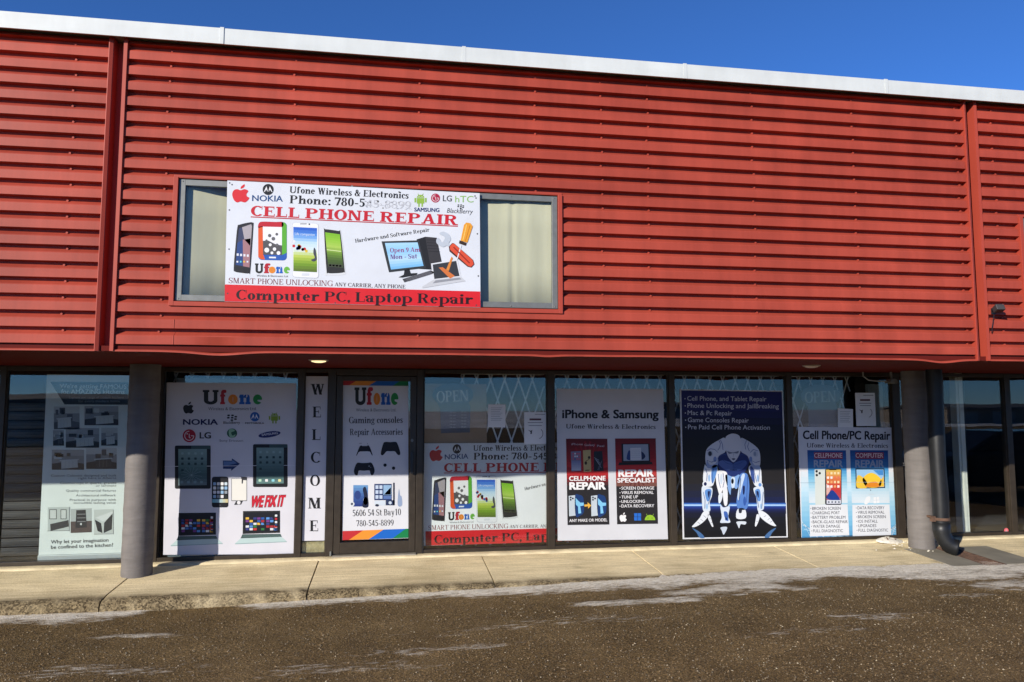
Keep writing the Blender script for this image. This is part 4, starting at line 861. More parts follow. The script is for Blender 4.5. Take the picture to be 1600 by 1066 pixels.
A.part('controller_picture', 2); A.poly([cq(*p) for p in ((292, 186), (300, 202), (400, 202), (412, 182), (440, 205), (470, 270), (502, 374), (490, 378), (450, 306), (400, 300), (270, 304), (240, 320), (205, 382), (194, 378), (230, 280), (262, 206))], (22, 22, 32)); A.line([cq(250, 152), cq(300, 150)], 2, (70, 70, 80)); A.line([cq(400, 150), cq(412, 170)], 2, (70, 70, 80))
A.part('controller_picture', 2); BL([(700, 150), (740, 126), (830, 130), (920, 124), (956, 150), (1000, 270), (1012, 350), (985, 372), (950, 350), (910, 302), (830, 300), (760, 302), (716, 350), (680, 376), (652, 350), (664, 270)])
A.part('controller_picture', 2); BL([(180, 570), (220, 512), (300, 516), (400, 514), (470, 508), (510, 560), (538, 650), (520, 720), (480, 744), (456, 700), (440, 656), (340, 660), (250, 656), (232, 700), (215, 746), (170, 726), (154, 660)]); A.z = 3; A.ell(*cq(435, 575), 4, 4, (130, 134, 140), 8); A.ell(*cq(465, 598), 3, 3, (110, 114, 124), 8)
A.part('controller_picture', 2); A.ell(*cq(730, 556), 8.5, 8.5, (22, 22, 30)); A.ell(*cq(888, 612), 8.5, 8.5, (22, 22, 30))
A.part('computer_picture', 2); A.grad([(168, 640), (242, 640), (242, 748), (168, 748)], [(110, 160, 210), (60, 96, 160), (40, 60, 130)], 8); A.z = 3; A.ell(190, 690, 16, 22, (44, 66, 130)); A.blob([(216, 660), (230, 650), (240, 690), (244, 748), (214, 748), (222, 700)], (26, 34, 60)); A.ell(161, 735, 13, 12, (220, 226, 232)); A.z = 4; A.ell(161, 735, 6, 6, (60, 70, 90)); A.z = 3
A.rect(274, 634, 362, 716, (36, 56, 104)); A.z = 4
for r_ in range(3):
    for c_ in range(2): A.rect(280 + 20*c_, 641 + 25*r_, 295 + 20*c_, 659 + 25*r_, (196, 212, 236))
A.rect(320, 640, 360, 690, (150, 186, 222)); A.poly([(322, 688), (358, 650), (358, 688)], (210, 226, 240)); A.rect(320, 694, 360, 710, (90, 120, 180)); A.z = 3; A.rect(369, 628, 377, 742, (26, 36, 66)); A.blob([(392, 740), (398, 660), (404, 690), (412, 700), (414, 742)], (150, 168, 200)); A.rect(332, 716, 376, 742, (40, 54, 90)); A.rect(276, 720, 330, 742, (210, 222, 236)); A.z = 4; A.ell(354, 729, 8, 8, (200, 214, 232)); A.z = 3; A.ell(230, 720, 12, 20, (196, 208, 226)); A.ell(288, 742, 10, 6, (40, 50, 80))
A.part('address', 2); A.serif('5606 54 St Bay10', 165, 797, 409, 791, 32, (40, 40, 44), .006); A.serif('780-545-8899', 184, 848, 372, 844, 30, (40, 40, 44), .006)
A.done()
# ---- handset poster with two red cards
Yp = YS - .0075; cr = (850, 560, 3.438)
o = sheet('poster', [(68, 163), (640, 165), (666, 972), (74, 980)], Yp, cr, (214, 216, 222), 'large white poster carrying two dark red repair cards, right of the red striped banner', 'poster', 'printed posters in the shop windows')
A = Art(o, Yp, cr)
A.part('heading', 2); A.text('iPhone & Samsung', 97, 321, 616, 322, 44, (34, 36, 42), .032); A.serif('Ufone Wireless & Electronics', 118, 377, 600, 380, 24, (36, 38, 48), .014)
cq = lambda x, y: ((870 + x/6.665 - 850)*3.438, (670 + y/6.665 - 560)*3.438)
def Q(pts, c): A.poly([cq(*p) for p in pts], c)
def TX(t, x0, y0, x1, y1, h, c, b=.03): A.text(t, *cq(x0, y0), *cq(x1, y1), h*.516, c, b)
A.part('red_card', 1); Q([(96, 104), (526, 104), (548, 998), (112, 1004)], (40, 38, 40)); A.z = 2; A.grad([cq(96, 104), cq(526, 104), cq(538, 590), cq(106, 590)], [(96, 18, 24), (120, 20, 28), (150, 28, 34), (190, 44, 46), (170, 36, 40), (60, 40, 42)], 14); A.z = 3
for k in range(12): a = R(188 + 14.5*k); Q([(320, 470), (320 + 215*math.cos(a), 470 + 340*max(-1, math.sin(a))), (320 + 215*math.cos(a + .09), 470 + 340*math.sin(a + .09))], (150, 26, 34))
A.z = 4; TX('iPhone', 152, 172, 270, 172, 22, (200, 190, 196), .0); TX('Galaxy', 288, 180, 396, 180, 22, (200, 190, 196), .0); TX('Pixel', 420, 190, 492, 190, 22, (200, 190, 196), .0)
Q([(146, 238), (250, 232), (254, 440), (152, 444)], (120, 120, 150)); Q([(272, 226), (352, 220), (358, 446), (280, 450)], (190, 172, 120)); Q([(386, 236), (474, 232), (488, 440), (384, 444)], (34, 38, 48)); A.z = 5
for r_ in range(3):
    for c_ in range(4): Q([(162 + 21*c_, 252 + 28*r_), (176 + 21*c_, 252 + 28*r_), (176 + 21*c_, 268 + 28*r_), (162 + 21*c_, 268 + 28*r_)], random.choice([(200, 90, 110), (220, 220, 230), (90, 90, 160)]))
A.grad([cq(152, 336), cq(250, 336), cq(252, 434), cq(154, 436)], [(120, 130, 170), (186, 190, 206)], 5); A.ell(*cq(302, 358), 7, 9, (60, 50, 36)); A.ell(*cq(336, 300), 7, 8, (50, 44, 34)); A.line([cq(300, 340), cq(336, 318)], 3, (80, 66, 40)); A.line([cq(296, 434), cq(340, 432)], 5, (40, 36, 30))
for k in range(4): A.line([cq(388 + 10*k, 300 + 14*k), cq(440 + 8*k, 330 + 26*k)], 2.2, (150, 160, 176)); A.line([cq(470 - 6*k, 330 + 10*k), cq(440 - 6*k, 430)], 1.6, (96, 104, 120))
TX('CELLPHONE', 128, 542, 508, 538, 46, (244, 244, 246)); TX('REPAIR', 130, 632, 510, 630, 72, (246, 246, 248), .045)
for x0 in (124, 356):
    Q([(x0, 700), (x0 + 66, 692), (x0 + 72, 904), (x0 + 4, 912)], (196, 208, 218)); A.blob([cq(x0 + 66, 700), cq(x0 + 110, 690), cq(x0 + 152, 720), cq(x0 + 158, 860), cq(x0 + 120, 905), cq(x0 + 72, 906)], (26, 60, 116)); A.z = 6; Q([(x0 + 70, 720), (x0 + 120, 770), (x0 + 156, 770), (x0 + 156, 800), (x0 + 120, 806), (x0 + 130, 880), (x0 + 100, 884), (x0 + 96, 810), (x0 + 74, 790)], (130, 200, 240)); A.ell(*cq(x0 + 20, 716), 5, 5, (30, 36, 46), 10); A.ell(*cq(x0 + 42, 726), 5, 5, (30, 36, 46), 10); A.ell(*cq(x0 + 20, 740), 5, 5, (30, 36, 46), 10); A.z = 5
A.z = 7; Q([(286, 790), (322, 788), (320, 766), (358, 798), (326, 832), (324, 808), (288, 812)], (236, 180, 70)); TX('ANY MAKE OR MODEL', 130, 972, 526, 964, 30, (236, 236, 240), .02)
A.part('red_card', 1); Q([(606, 102), (1030, 100), (1054, 990), (628, 996)], (40, 38, 40)); A.z = 2; A.grad([cq(606, 102), cq(1030, 100), cq(1042, 600), cq(618, 600)], [(110, 18, 26), (130, 22, 30), (150, 26, 34), (200, 52, 54), (180, 66, 60), (110, 84, 74)], 14); A.z = 3
for k in range(12): a = R(6 + 14.5*k); Q([(830, 480), (830 + 200*math.cos(a), 480 + 120*math.sin(a)), (830 + 200*math.cos(a + .1), 480 + 120*math.sin(a + .1))], (100, 52, 48))
A.z = 4; Q([(672, 156), (964, 154), (974, 346), (676, 350)], (24, 26, 34)); A.z = 5; Q([(690, 164), (950, 162), (958, 332), (694, 336)], (156, 168, 186)); A.z = 6; A.blob([cq(726, 300), cq(750, 225), cq(780, 260), cq(790, 326), cq(740, 324)], (40, 70, 130)); A.blob([cq(870, 240), cq(900, 250), cq(922, 290), cq(890, 322), cq(862, 310)], (26, 44, 86)); A.z = 7; Q([(764, 200), (876, 198), (882, 326), (766, 328)], (206, 212, 220)); A.z = 8
for k in range(5): A.line([cq(774, 222 + 20*k), cq(868, 221 + 20*k)], 1.2, (150, 160, 176))
A.z = 4; Q([(650, 352), (990, 346), (1000, 372), (640, 380)], (30, 34, 36)); A.z = 5
TX('REPAIR', 640, 500, 1010, 496, 70, (244, 244, 246), .045); TX('SPECIALIST', 630, 560, 1028, 558, 46, (244, 244, 246))
for k, t in enumerate(('SCREEN DAMAGE', 'VIRUS REMOVAL', 'TUNE UP', 'UNLOCKING', 'DATA RECOVERY')): xe = (1014, 1008, 846, 918, 1014)[k]; TX(t, 672, 634 + 46.5*k, xe, 632 + 46*k, 30, (232, 232, 236), .02); A.ell(*cq(658, 621 + 46.5*k), 2.6, 2.6, (232, 232, 236), 8)
A.part('logo', 5); apple(A, *cq(690, 922), 38, 48, (240, 240, 242))
for i in (0, 1):
    for j in (0, 1): Q([(804 + 38*i, 880 + 40*j), (838 + 38*i, 880 + 40*j), (840 + 38*i, 916 + 40*j), (806 + 38*i, 916 + 40*j)], (40, 110, 206))
x, y = cq(970, 952); A.ell(x, y, 28, 28, (150, 196, 50), 20, 180, 360); A.z = 6; A.ell(x - 11, y - 11, 2.5, 2.5, (40, 60, 20), 8); A.ell(x + 11, y - 11, 2.5, 2.5, (40, 60, 20), 8); A.line([(x - 14, y - 24), (x - 20, y - 34)], 2, (150, 196, 50)); A.line([(x + 14, y - 24), (x + 20, y - 34)], 2, (150, 196, 50))
A.done()
# ---- robot poster
Yp = YS - .0075; cr = (1040, 560, 3.438)
o = sheet('poster', [(76, 166), (629, 174), (657, 962), (92, 972)], Yp, cr, (226, 228, 232), 'dark navy poster of a white humanoid robot crouching at a sprint start', 'poster', 'printed posters in the shop windows')
A = Art(o, Yp, cr); A.part('picture_field', 1)
A.grad([(84, 172), (624, 180), (649, 956), (100, 964)], [(26, 30, 100), (26, 28, 92), (20, 20, 40), (24, 22, 24), (34, 32, 32), (38, 36, 36), (26, 34, 72), (22, 24, 34), (16, 16, 18)], 22)
A.z = 2; A.grad([(98, 776), (646, 776), (646, 786), (98, 786)], [(36, 70, 150), (90, 150, 226)], 4); A.grad([(98, 786), (646, 786), (646, 794), (98, 794)], [(226, 240, 252), (110, 170, 236)], 3); A.grad([(98, 794), (646, 794), (647, 836), (99, 836)], [(40, 70, 160), (26, 34, 84), (22, 24, 40)], 6)
A.part('lettering', 3)
for k, (t, xe) in enumerate((('Cell Phone, and Tablet Repair', 541), ('Phone Unlocking and JailBreaking', 608), ('Mac & Pc Repair', 356), ('Game Consoles Repair', 446), ('Pre Paid Cell Phone Activation', 560))):
    A.text(t, 116 + k, 227 + 38.4*k, xe, 231 + 38.2*k, 24, (206, 208, 218), .006); A.ell(104 + k, 217 + 38.4*k, 3.4, 3.4, (206, 208, 218), 8)
rb = lambda x, y: ((1080 + x/6.093 - 1040)*3.438, (670 + y/6.093 - 560)*3.438)
def B_(pts, c, n=4, z=None):
    if z: A.z = z
    A.blob([rb(*p) for p in pts], c, n)
A.part('robot_picture', 3); wht, blu, mid, drk = (226, 232, 240), (96, 146, 214), (168, 200, 234), (26, 36, 84)
B_([(250, 250), (400, 220), (545, 250), (530, 380), (480, 430), (400, 455), (320, 430), (260, 370)], (34, 50, 110)); B_([(258, 330), (300, 300), (390, 330), (395, 390), (320, 388)], (86, 110, 170), 4, 4); B_([(530, 330), (500, 300), (405, 330), (405, 390), (480, 388)], (70, 96, 160), 4, 4)
for k in range(5): A.ell(*rb(372 + 14*k, 392), 2.2, 3.4, (20, 24, 50), 8)
B_([(322, 90), (260, 110), (180, 160), (140, 215), (138, 330), (180, 355), (240, 330), (262, 260), (330, 210)], (212, 216, 226), 4, 5); B_([(470, 95), (520, 105), (610, 165), (650, 220), (658, 320), (640, 360), (570, 340), (536, 260), (470, 210)], (208, 212, 222), 4, 5)
B_([(150, 300), (180, 345), (236, 325), (250, 270), (256, 330), (225, 372), (150, 370)], (150, 168, 204), 4, 6); B_([(560, 280), (600, 345), (648, 350), (650, 390), (580, 372)], (150, 168, 204), 4, 6)
B_([(128, 345), (150, 360), (235, 352), (250, 400), (226, 480), (200, 545), (130, 545), (112, 470)], wht, 4, 5); B_([(200, 360), (246, 350), (238, 430), (205, 520), (190, 470)], blu, 4, 6); B_([(560, 350), (650, 360), (668, 440), (664, 540), (610, 545), (575, 470), (548, 400)], wht, 4, 5); B_([(560, 360), (590, 380), (605, 520), (570, 460)], (60, 84, 150), 4, 6)
A.z = 7; A.ell(*rb(133, 526), 15, 16, wht); A.ell(*rb(652, 534), 15, 16, wht); A.z = 8; A.ell(*rb(133, 526), 8, 10, drk, 14); A.ell(*rb(654, 534), 8.5, 10, blu, 14); A.z = 7; A.ell(*rb(180, 237), 16, 16, (180, 190, 206)); A.z = 8; A.ell(*rb(178, 238), 10, 13, (40, 46, 66), 14); A.z = 7; A.ell(*rb(612, 240), 15, 17, (190, 198, 212)); A.z = 8; A.ell(*rb(606, 240), 7, 12, (140, 152, 176), 12)
B_([(104, 550), (160, 555), (200, 570), (196, 640), (176, 700), (180, 780), (140, 790), (110, 770), (100, 650)], (214, 226, 240), 4, 5); B_([(130, 590), (190, 580), (180, 660), (150, 690)], blu, 4, 6); B_([(156, 600), (178, 600), (166, 660)], drk, 4, 7); B_([(600, 560), (680, 550), (692, 640), (690, 760), (650, 780), (630, 770), (620, 660), (596, 600)], (214, 226, 240), 4, 5); B_([(606, 590), (652, 580), (660, 680), (630, 680)], blu, 4, 6); B_([(618, 600), (640, 600), (640, 660)], drk, 4, 7)
for pts in (((140, 780), (172, 800), (150, 850), (100, 900), (40, 934), (6, 934), (30, 905), (80, 850), (108, 800)), ((160, 815), (180, 830), (196, 880), (210, 930), (196, 930), (176, 890), (158, 850)), ((640, 780), (690, 790), (740, 830), (790, 900), (808, 925), (770, 922), (700, 880), (650, 830)), ((625, 815), (652, 830), (640, 880), (618, 928), (606, 922), (612, 870))): B_(pts, wht, 4, 6)
A.z = 7
for a, b in (((60, 890), (84, 906)), ((88, 860), (112, 880)), ((116, 826), (140, 846)), ((172, 860), (186, 856)), ((186, 895), (200, 890)), ((690, 840), (712, 826)), ((726, 868), (748, 852)), ((752, 892), (772, 878)), ((618, 880), (634, 884))): A.line([rb(*a), rb(*b)], 1.8, (70, 84, 110))
B_([(246, 405), (330, 410), (345, 470), (340, 560), (300, 580), (275, 640), (255, 590), (236, 500)], (240, 242, 246), 4, 6); B_([(325, 440), (400, 460), (460, 440), (440, 560), (420, 570), (400, 556), (380, 570), (372, 630), (345, 560)], (130, 170, 226), 4, 6); B_([(380, 470), (415, 466), (412, 550), (385, 560)], (210, 226, 244), 4, 7)
B_([(470, 430), (530, 430), (552, 520), (548, 640), (530, 760), (450, 765), (430, 690), (450, 580), (440, 520)], (88, 132, 206), 4, 6); B_([(480, 440), (510, 440), (480, 560), (450, 680), (440, 640), (456, 540)], (200, 220, 244), 4, 7); B_([(490, 550), (510, 550), (505, 620), (492, 620)], drk, 4, 7)
A.z = 7; A.ell(*rb(320, 668), 30, 44, (36, 40, 54)); A.z = 8; B_([(258, 640), (280, 610), (300, 620), (285, 690), (262, 710)], (226, 234, 244), 4, 8); B_([(300, 565), (342, 570), (342, 715), (312, 720)], (236, 240, 246), 4, 9)
B_([(276, 735), (310, 750), (366, 740), (352, 830), (372, 890), (320, 896), (274, 892), (290, 840)], (214, 226, 242), 4, 6); B_([(310, 790), (345, 800), (352, 880), (320, 850)], (60, 100, 180), 4, 7); B_([(442, 765), (510, 765), (518, 850), (430, 852)], (226, 232, 240), 4, 6); B_([(452, 762), (480, 765), (478, 800), (455, 800)], (40, 44, 60), 4, 7)
B_([(280, 940), (340, 936), (325, 985), (306, 1008), (290, 970)], (200, 212, 228), 4, 5); B_([(434, 885), (518, 884), (514, 912), (470, 910), (456, 948), (440, 915)], (210, 220, 232), 4, 5); B_([(8, 945), (60, 970), (110, 1010), (124, 1040), (80, 1038), (50, 990)], (70, 110, 160), 4, 5); B_([(808, 945), (760, 965), (710, 1010), (700, 1036), (740, 1036), (770, 990)], (70, 110, 160), 4, 5)
A.z = 7
lc, ld = (60, 90, 160), (30, 44, 96)
for pts in (((262, 110), (276, 140), (268, 180), (250, 205)), ((276, 106), (296, 150), (300, 200)), ((150, 210), (180, 190), (222, 196), (252, 226)), ((148, 300), (190, 318), (232, 300)), ((524, 110), (508, 150), (516, 196)), ((546, 130), (534, 170), (552, 214)), ((560, 226), (590, 196), (636, 212)), ((566, 300), (610, 322), (650, 308)),
            ((136, 380), (150, 430), (144, 500)), ((212, 380), (196, 440), (202, 520)), ((592, 380), (604, 440), (622, 510)), ((650, 390), (644, 450), (640, 505)), ((112, 600), (130, 680), (126, 760)), ((186, 590), (176, 660), (160, 720)), ((612, 610), (630, 690), (640, 750)), ((684, 600), (676, 680), (668, 760)),
            ((256, 430), (262, 500), (276, 560)), ((300, 420), (312, 500), (300, 560)), ((536, 450), (530, 560), (524, 700)), ((470, 470), (462, 560), (452, 690)), ((300, 300), (340, 330), (390, 338)), ((500, 300), (460, 330), (412, 338)), ((340, 250), (300, 246), (268, 262)), ((466, 250), (500, 246), (534, 262))):
    A.line([rb(*p) for p in pts], 2.0, lc); A.z = 8; A.line([rb(p[0] + 4, p[1] + 3) for p in pts], .9, ld); A.z = 7
for x, y, rx, ry, c in ((226, 290, 16, 26, (120, 144, 196)), (566, 290, 15, 26, (120, 144, 196)), (170, 470, 10, 34, (150, 186, 230)), (632, 470, 9, 34, (150, 186, 230)), (148, 740, 12, 26, (160, 196, 236)), (664, 740, 10, 26, (160, 196, 236)), (286, 480, 12, 50, (206, 222, 240)), (508, 690, 14, 44, (54, 92, 170)), (392, 500, 12, 26, (160, 190, 230)), (330, 860, 10, 16, (90, 130, 200))): A.ell(*rb(x, y), rx*.56, ry*.56, c, 16)
B_([(322, 110), (335, 70), (392, 46), (450, 62), (472, 105), (478, 160), (468, 215), (450, 260), (425, 300), (402, 318), (380, 305), (350, 265), (334, 215), (322, 160)], (214, 216, 224), 5, 9); A.z = 10
B_([(342, 214), (395, 226), (450, 212), (440, 236), (400, 232), (360, 240)], (120, 126, 146), 4, 10); B_([(384, 286), (402, 280), (420, 286), (402, 302)], (90, 96, 116), 4, 10); A.line([rb(402, 236), rb(398, 272)], 2, (150, 154, 170)); A.line([rb(352, 240), rb(384, 292)], 1.5, (160, 164, 178))
A.done()
# ---- cell phone / computer poster
Yp = YS - .0075; cr = (1220, 560, 3.438)
o = sheet('poster', [(92, 368), (612, 372), (640, 974), (112, 984)], Yp, cr, (226, 228, 234), 'white and sky blue service list poster beside the right column', 'poster', 'printed posters in the shop windows')
A = Art(o, Yp, cr); A.part('blue_wash', 1); A.grad([(108, 610), (618, 612), (639, 972), (113, 982)], [(222, 230, 238), (196, 226, 242), (160, 210, 236), (120, 186, 224), (70, 146, 200)], 14)
A.z = 2
for k in range(9): A.line([(112 + 3*k, 870 + 12*k), (170 + 40*k, 978 - 4*k)], 2.5, random.choice([(190, 226, 244), (90, 160, 210), (226, 240, 248)])); A.line([(632 - k, 860 + 11*k), (590 - 26*k, 970)], 2.2, random.choice([(190, 226, 244), (90, 160, 210), (226, 240, 248)]))
A.part('heading', 3); A.text('Cell Phone/PC Repair', 118, 433, 588, 437, 44, (30, 30, 42), .03); A.serif('Ufone Wireless & Electronics', 139, 479, 576, 481, 24, (44, 48, 66), .012)
cq = lambda x, y: ((1250 + x/6.6625 - 1220)*3.438, (690 + y/6.6625 - 560)*3.438)
TXW = lambda t, x0, y0, x1, y1, h, c, b=.03, i=0: A.text(t, *cq(x0, y0), *cq(x1, y1), h*.516, c, b, None, 1.0, i)
for j, (x0, x1) in enumerate(((75, 478), (520, 915))):
    A.part('blue_card', 2); A.grad([cq(x0, 90), cq(x1, 92), cq(x1 + 18, 640), cq(x0 + 20, 640)], [(24, 78, 150), (40, 108, 180), (60, 140, 204), (120, 190, 226), (170, 214, 236), (206, 228, 240), (222, 232, 240)], 18)
    A.z = 3; Q2 = [cq(x0 + 24, 660), cq(x1 + 16, 655), cq(x1 + 34, 975), cq(x0 + 28, 990)]; A.poly(Q2, (228, 232, 238)); A.z = 4; xo = x0 + 72 if j == 0 else x0 + 58; xe = 438 if j == 0 else 866
    A.part('heading', 4); t1 = ('CELLPHONE', 'COMPUTER')[j]; A.poly([cq(xo - 4, 112), cq(xe + 4, 112), cq(xe + 6, 182), cq(xo + 2, 182)], (176, 40, 56) if 0 else (150, 60, 90)); A.z = 5; TXW(t1, xo, 168, xe, 168, 46, (240, 214, 214), .02); A.z = 4
    TXW('REPAIR', xo - 4, 268, xe + 8, 268, 72, (168, 182, 204), .03)
    A.part('lettering', 4)
    for k, t in enumerate(((('BROKEN SCREEN', 424), ('CHARGING PORT', 414), ('BATTERY PROBLEM', 472), ('BACK-GLASS REPAIR', 496), ('WATER DAMAGE', 416), ('FULL DIAGNOSTIC', 446)), (('DATA RECOVERY', 878), ('VIRUS REMOVAL', 878), ('BROKEN SCREEN', 892), ('IOS INSTALL', 808), ('UPGRADES', 794), ('FULL DIAGNOSTIC', 916)))[j]):
        xs0 = (126 if j == 0 else 598) + 1.8*k; yb = (712 if j == 0 else 706) + 46.6*k; TXW(t[0], xs0, yb, t[1], yb - 2, 30, (52, 56, 70), .008); A.ell(*cq(xs0 - 14, yb - 14), 2.2, 2.2, (52, 56, 70), 8)
A.part('phone_picture', 5); A.poly([cq(150, 290), cq(262, 286), cq(268, 655), cq(160, 660)], (214, 222, 218)); A.z = 6
for x, y in ((172, 310), (204, 330), (174, 350)): A.ell(*cq(x, y), 6.5, 7, (26, 28, 34), 12)
a, b = cq(260, 282), cq(432, 660); A.rrect(a[0], a[1], b[0], b[1], 9, (36, 36, 44)); A.z = 7; A.grad([cq(270, 292), cq(424, 292), cq(426, 648), cq(276, 650)], [(220, 190, 90), (226, 150, 80), (214, 90, 60), (196, 60, 60), (190, 70, 80), (150, 180, 220)], 12); A.z = 8; A.blob([cq(276, 590), cq(296, 540), cq(335, 505), cq(390, 560), cq(410, 608), cq(340, 612)], (30, 60, 140)); A.poly([cq(272, 440), cq(330, 470), cq(300, 540), cq(274, 560)], (226, 180, 170)); A.z = 9
for r_ in range(4):
    for c_ in range(4): x, y = 290 + 36*c_, 330 + 46*r_; A.poly([cq(x - 11, y - 12), cq(x + 11, y - 12), cq(x + 11, y + 12), cq(x - 11, y + 12)], random.choice([(240, 220, 170), (250, 240, 236), (226, 120, 90), (240, 170, 110), (236, 236, 240)]))
A.poly([cq(276, 610), cq(424, 610), cq(425, 646), cq(277, 648)], (214, 220, 232)); A.z = 10
for c_ in range(4): A.ell(*cq(298 + 35*c_, 630), 5, 5, (90, 100, 120), 10)
A.poly([cq(300, 284), cq(380, 284), cq(376, 298), cq(304, 298)], (20, 20, 26))
A.part('computer_picture', 5); A.poly([cq(576, 280), cq(878, 280), cq(886, 484), cq(580, 490)], (32, 36, 48)); A.z = 6; A.poly([cq(586, 292), cq(868, 292), cq(876, 474), cq(590, 480)], (156, 200, 236)); A.z = 7
A.blob([cq(592, 370), cq(620, 352), cq(680, 400), cq(700, 478), cq(592, 478)], (240, 200, 70)); A.blob([cq(650, 400), cq(690, 345), cq(745, 326), cq(800, 350), cq(845, 400), cq(826, 470), cq(700, 474)], (246, 204, 60)); A.poly([cq(868, 360), cq(874, 470), cq(800, 474), cq(836, 410)], (244, 196, 60)); A.z = 8; A.blob([cq(680, 470), cq(720, 430), cq(790, 420), cq(826, 466), cq(780, 474)], (230, 140, 40)); A.poly([cq(760, 296), cq(864, 296), cq(864, 350), cq(820, 350)], (70, 140, 210)); A.z = 6; A.ell(*cq(734, 506), 3, 3, (40, 44, 56), 8)
A.poly([cq(710, 545), cq(770, 543), cq(772, 553), cq(712, 555)], (206, 222, 232)); A.blob([cq(668, 640), cq(690, 580), cq(730, 575), cq(725, 620), cq(690, 655)], (236, 240, 244)); A.poly([cq(764, 580), cq(822, 575), cq(826, 640), cq(766, 645)], (238, 242, 246)); A.z = 7; A.line([cq(793, 578), cq(796, 643)], 1.2, (180, 200, 216)); A.line([cq(764, 612), cq(824, 608)], 1.2, (180, 200, 216))
A.part('fold_crease', 9); A.line([cq(0, 430), cq(160, 430)], 1.4, (120, 140, 156)); A.line([cq(440, 424), cq(1000, 424)], 1.4, (176, 190, 206))
A.done()
# ---- standing kitchen display banner (in the neighbouring unit)
Yp = YS + .10; cr = (0, 560, 3.135)
o = sheet('roll_up_banner', [(230, 78), (631, 84), (600, 984), (188, 978)], Yp, cr, (236, 246, 242), 'tall standing display banner of black and white kitchen photos left of the left column', 'display banner')
A = Art(o, Yp, cr); A.part('title_band', 1); A.poly([(246, 115), (628, 118), (626, 228), (316, 226)], (44, 58, 70)); A.z = 2
A.text("We're getting FAMOUS", 292, 146, 620, 149, 21, (252, 254, 254), .012); A.text('for AMAZING kitchens', 300, 173, 610, 174, 21, (252, 254, 254), .012); A.text('Explore our range of custom kitchens', 338, 196, 606, 196, 11, (150, 166, 174), .0); A.text('for every modern home', 384, 215, 588, 215, 11, (150, 166, 174), .0)
g1, g2, g3, g4 = (44, 46, 50), (92, 94, 98), (150, 154, 156), (206, 212, 210)
def photo(x0, y0, x1, y1, floor=.7, cab=True):
    A.part('kitchen_photo', 1); A.rect(x0, y0, x1, y1, g3); A.z = 2; w_, h = x1 - x0, y1 - y0
    A.rect(x0, y0, x1, y0 + h*.3, random.choice([g4, (176, 180, 180)])); A.poly([(x0, y0 + h*floor), (x0 + w_*.5, y0 + h*(floor - .12)), (x1, y0 + h*floor), (x1, y1), (x0, y1)], random.choice([g2, g1])); A.z = 3
    for k in range(4):
        u = random.uniform(0, .75); v = random.uniform(.05, .35); A.rect(x0 + u*w_, y0 + v*h, x0 + (u + random.uniform(.1, .25))*w_, y0 + (v + random.uniform(.15, .3))*h, random.choice([g1, g2, (60, 62, 66), g4]))
    if cab:
        u = random.uniform(.12, .4); A.z = 4; A.poly([(x0 + u*w_, y0 + .55*h), (x0 + (u + .5)*w_, y0 + .5*h), (x0 + (u + .52)*w_, y0 + .88*h), (x0 + u*w_, y0 + .95*h)], random.choice([g1, (56, 56, 60), g4])); A.z = 5; A.poly([(x0 + (u - .05)*w_, y0 + .52*h), (x0 + (u + .54)*w_, y0 + .46*h), (x0 + (u + .54)*w_, y0 + .51*h), (x0 + (u - .05)*w_, y0 + .57*h)], g4)
        for k in range(3): A.line([(x0 + (u + .12*(k + 1))*w_, y0 + .56*h), (x0 + (u + .12*(k + 1))*w_, y0 + .9*h)], 1, g3)
for q in ((264, 236, 390, 348), (414, 234, 580, 328), (260, 352, 314, 428), (322, 342, 486, 438), (496, 340, 576, 428), (254, 448, 412, 546), (422, 440, 572, 542)): photo(*q)
A.part('lettering', 2)
for t, xa, xb, y, h in (('Custom Cabinets designed and built', 250, 570, 580, 11), ('right here in Alberta', 384, 570, 592, 10), ('Countertops in quartz, granite', 294, 570, 616, 11), ('or laminate', 470, 570, 629, 10), ('Quality commercial fixtures', 324, 568, 654, 11), ('Architectural millwork', 372, 568, 677, 11), ('Practical in purpose with', 342, 568, 699, 11), ('incredible lasting value', 362, 568, 713, 10)): A.text(t, xa, y, xb, y - 1, h, (66, 74, 76), .0)
A.text('Why let your imagination', 250, 908, 532, 898, 17, (44, 48, 50), .018); A.text('be confined to the kitchen?', 250, 934, 555, 922, 17, (44, 48, 50), .018)
A.part('kitchen_photo', 1); A.rect(234, 730, 340, 846, (196, 206, 202), -2); A.z = 2; A.line([(342, 728), (340, 848)], 2.5, g2); A.line([(232, 846), (340, 844)], 2, g2)
for a, b in ((242, 278), (297, 326)): A.rect(a, 740, b, 788, g1); A.z = 3; A.rect(a + 3, 743, b - 3, 785, (214, 222, 218)); A.z = 2
A.poly([(246, 812), (336, 792), (338, 824), (248, 846)], (62, 64, 66))
A.part('kitchen_photo', 1); A.rect(346, 738, 450, 856, (190, 198, 196), -4); A.z = 2; A.rect(346, 800, 450, 856, (90, 78, 76), -4); A.z = 3; A.poly([(374, 744), (420, 742), (426, 828), (370, 832)], (52, 52, 54)); A.z = 4
for k in range(3): A.line([(378, 764 + 18*k), (420, 763 + 18*k)], 4, (140, 140, 142))
A.ell(397, 812, 5, 6, (220, 224, 224), 10)
A.part('kitchen_photo', 1); A.rect(460, 742, 556, 862, (206, 214, 210), -4); A.z = 2; A.poly([(464, 790), (496, 808), (502, 856), (478, 846)], g1); A.poly([(552, 760), (510, 806), (508, 856), (548, 838)], (56, 58, 60)); A.poly([(470, 780), (550, 750), (556, 768), (504, 800)], (226, 232, 230)); A.line([(556, 742), (556, 862)], 2, g2); A.line([(460, 862), (556, 860)], 2, g2)
A.done()
mb = MB(); p, q = P(188/3.135, 560 + 978/3.135, Yp), P(600/3.135, 560 + 984/3.135, Yp)
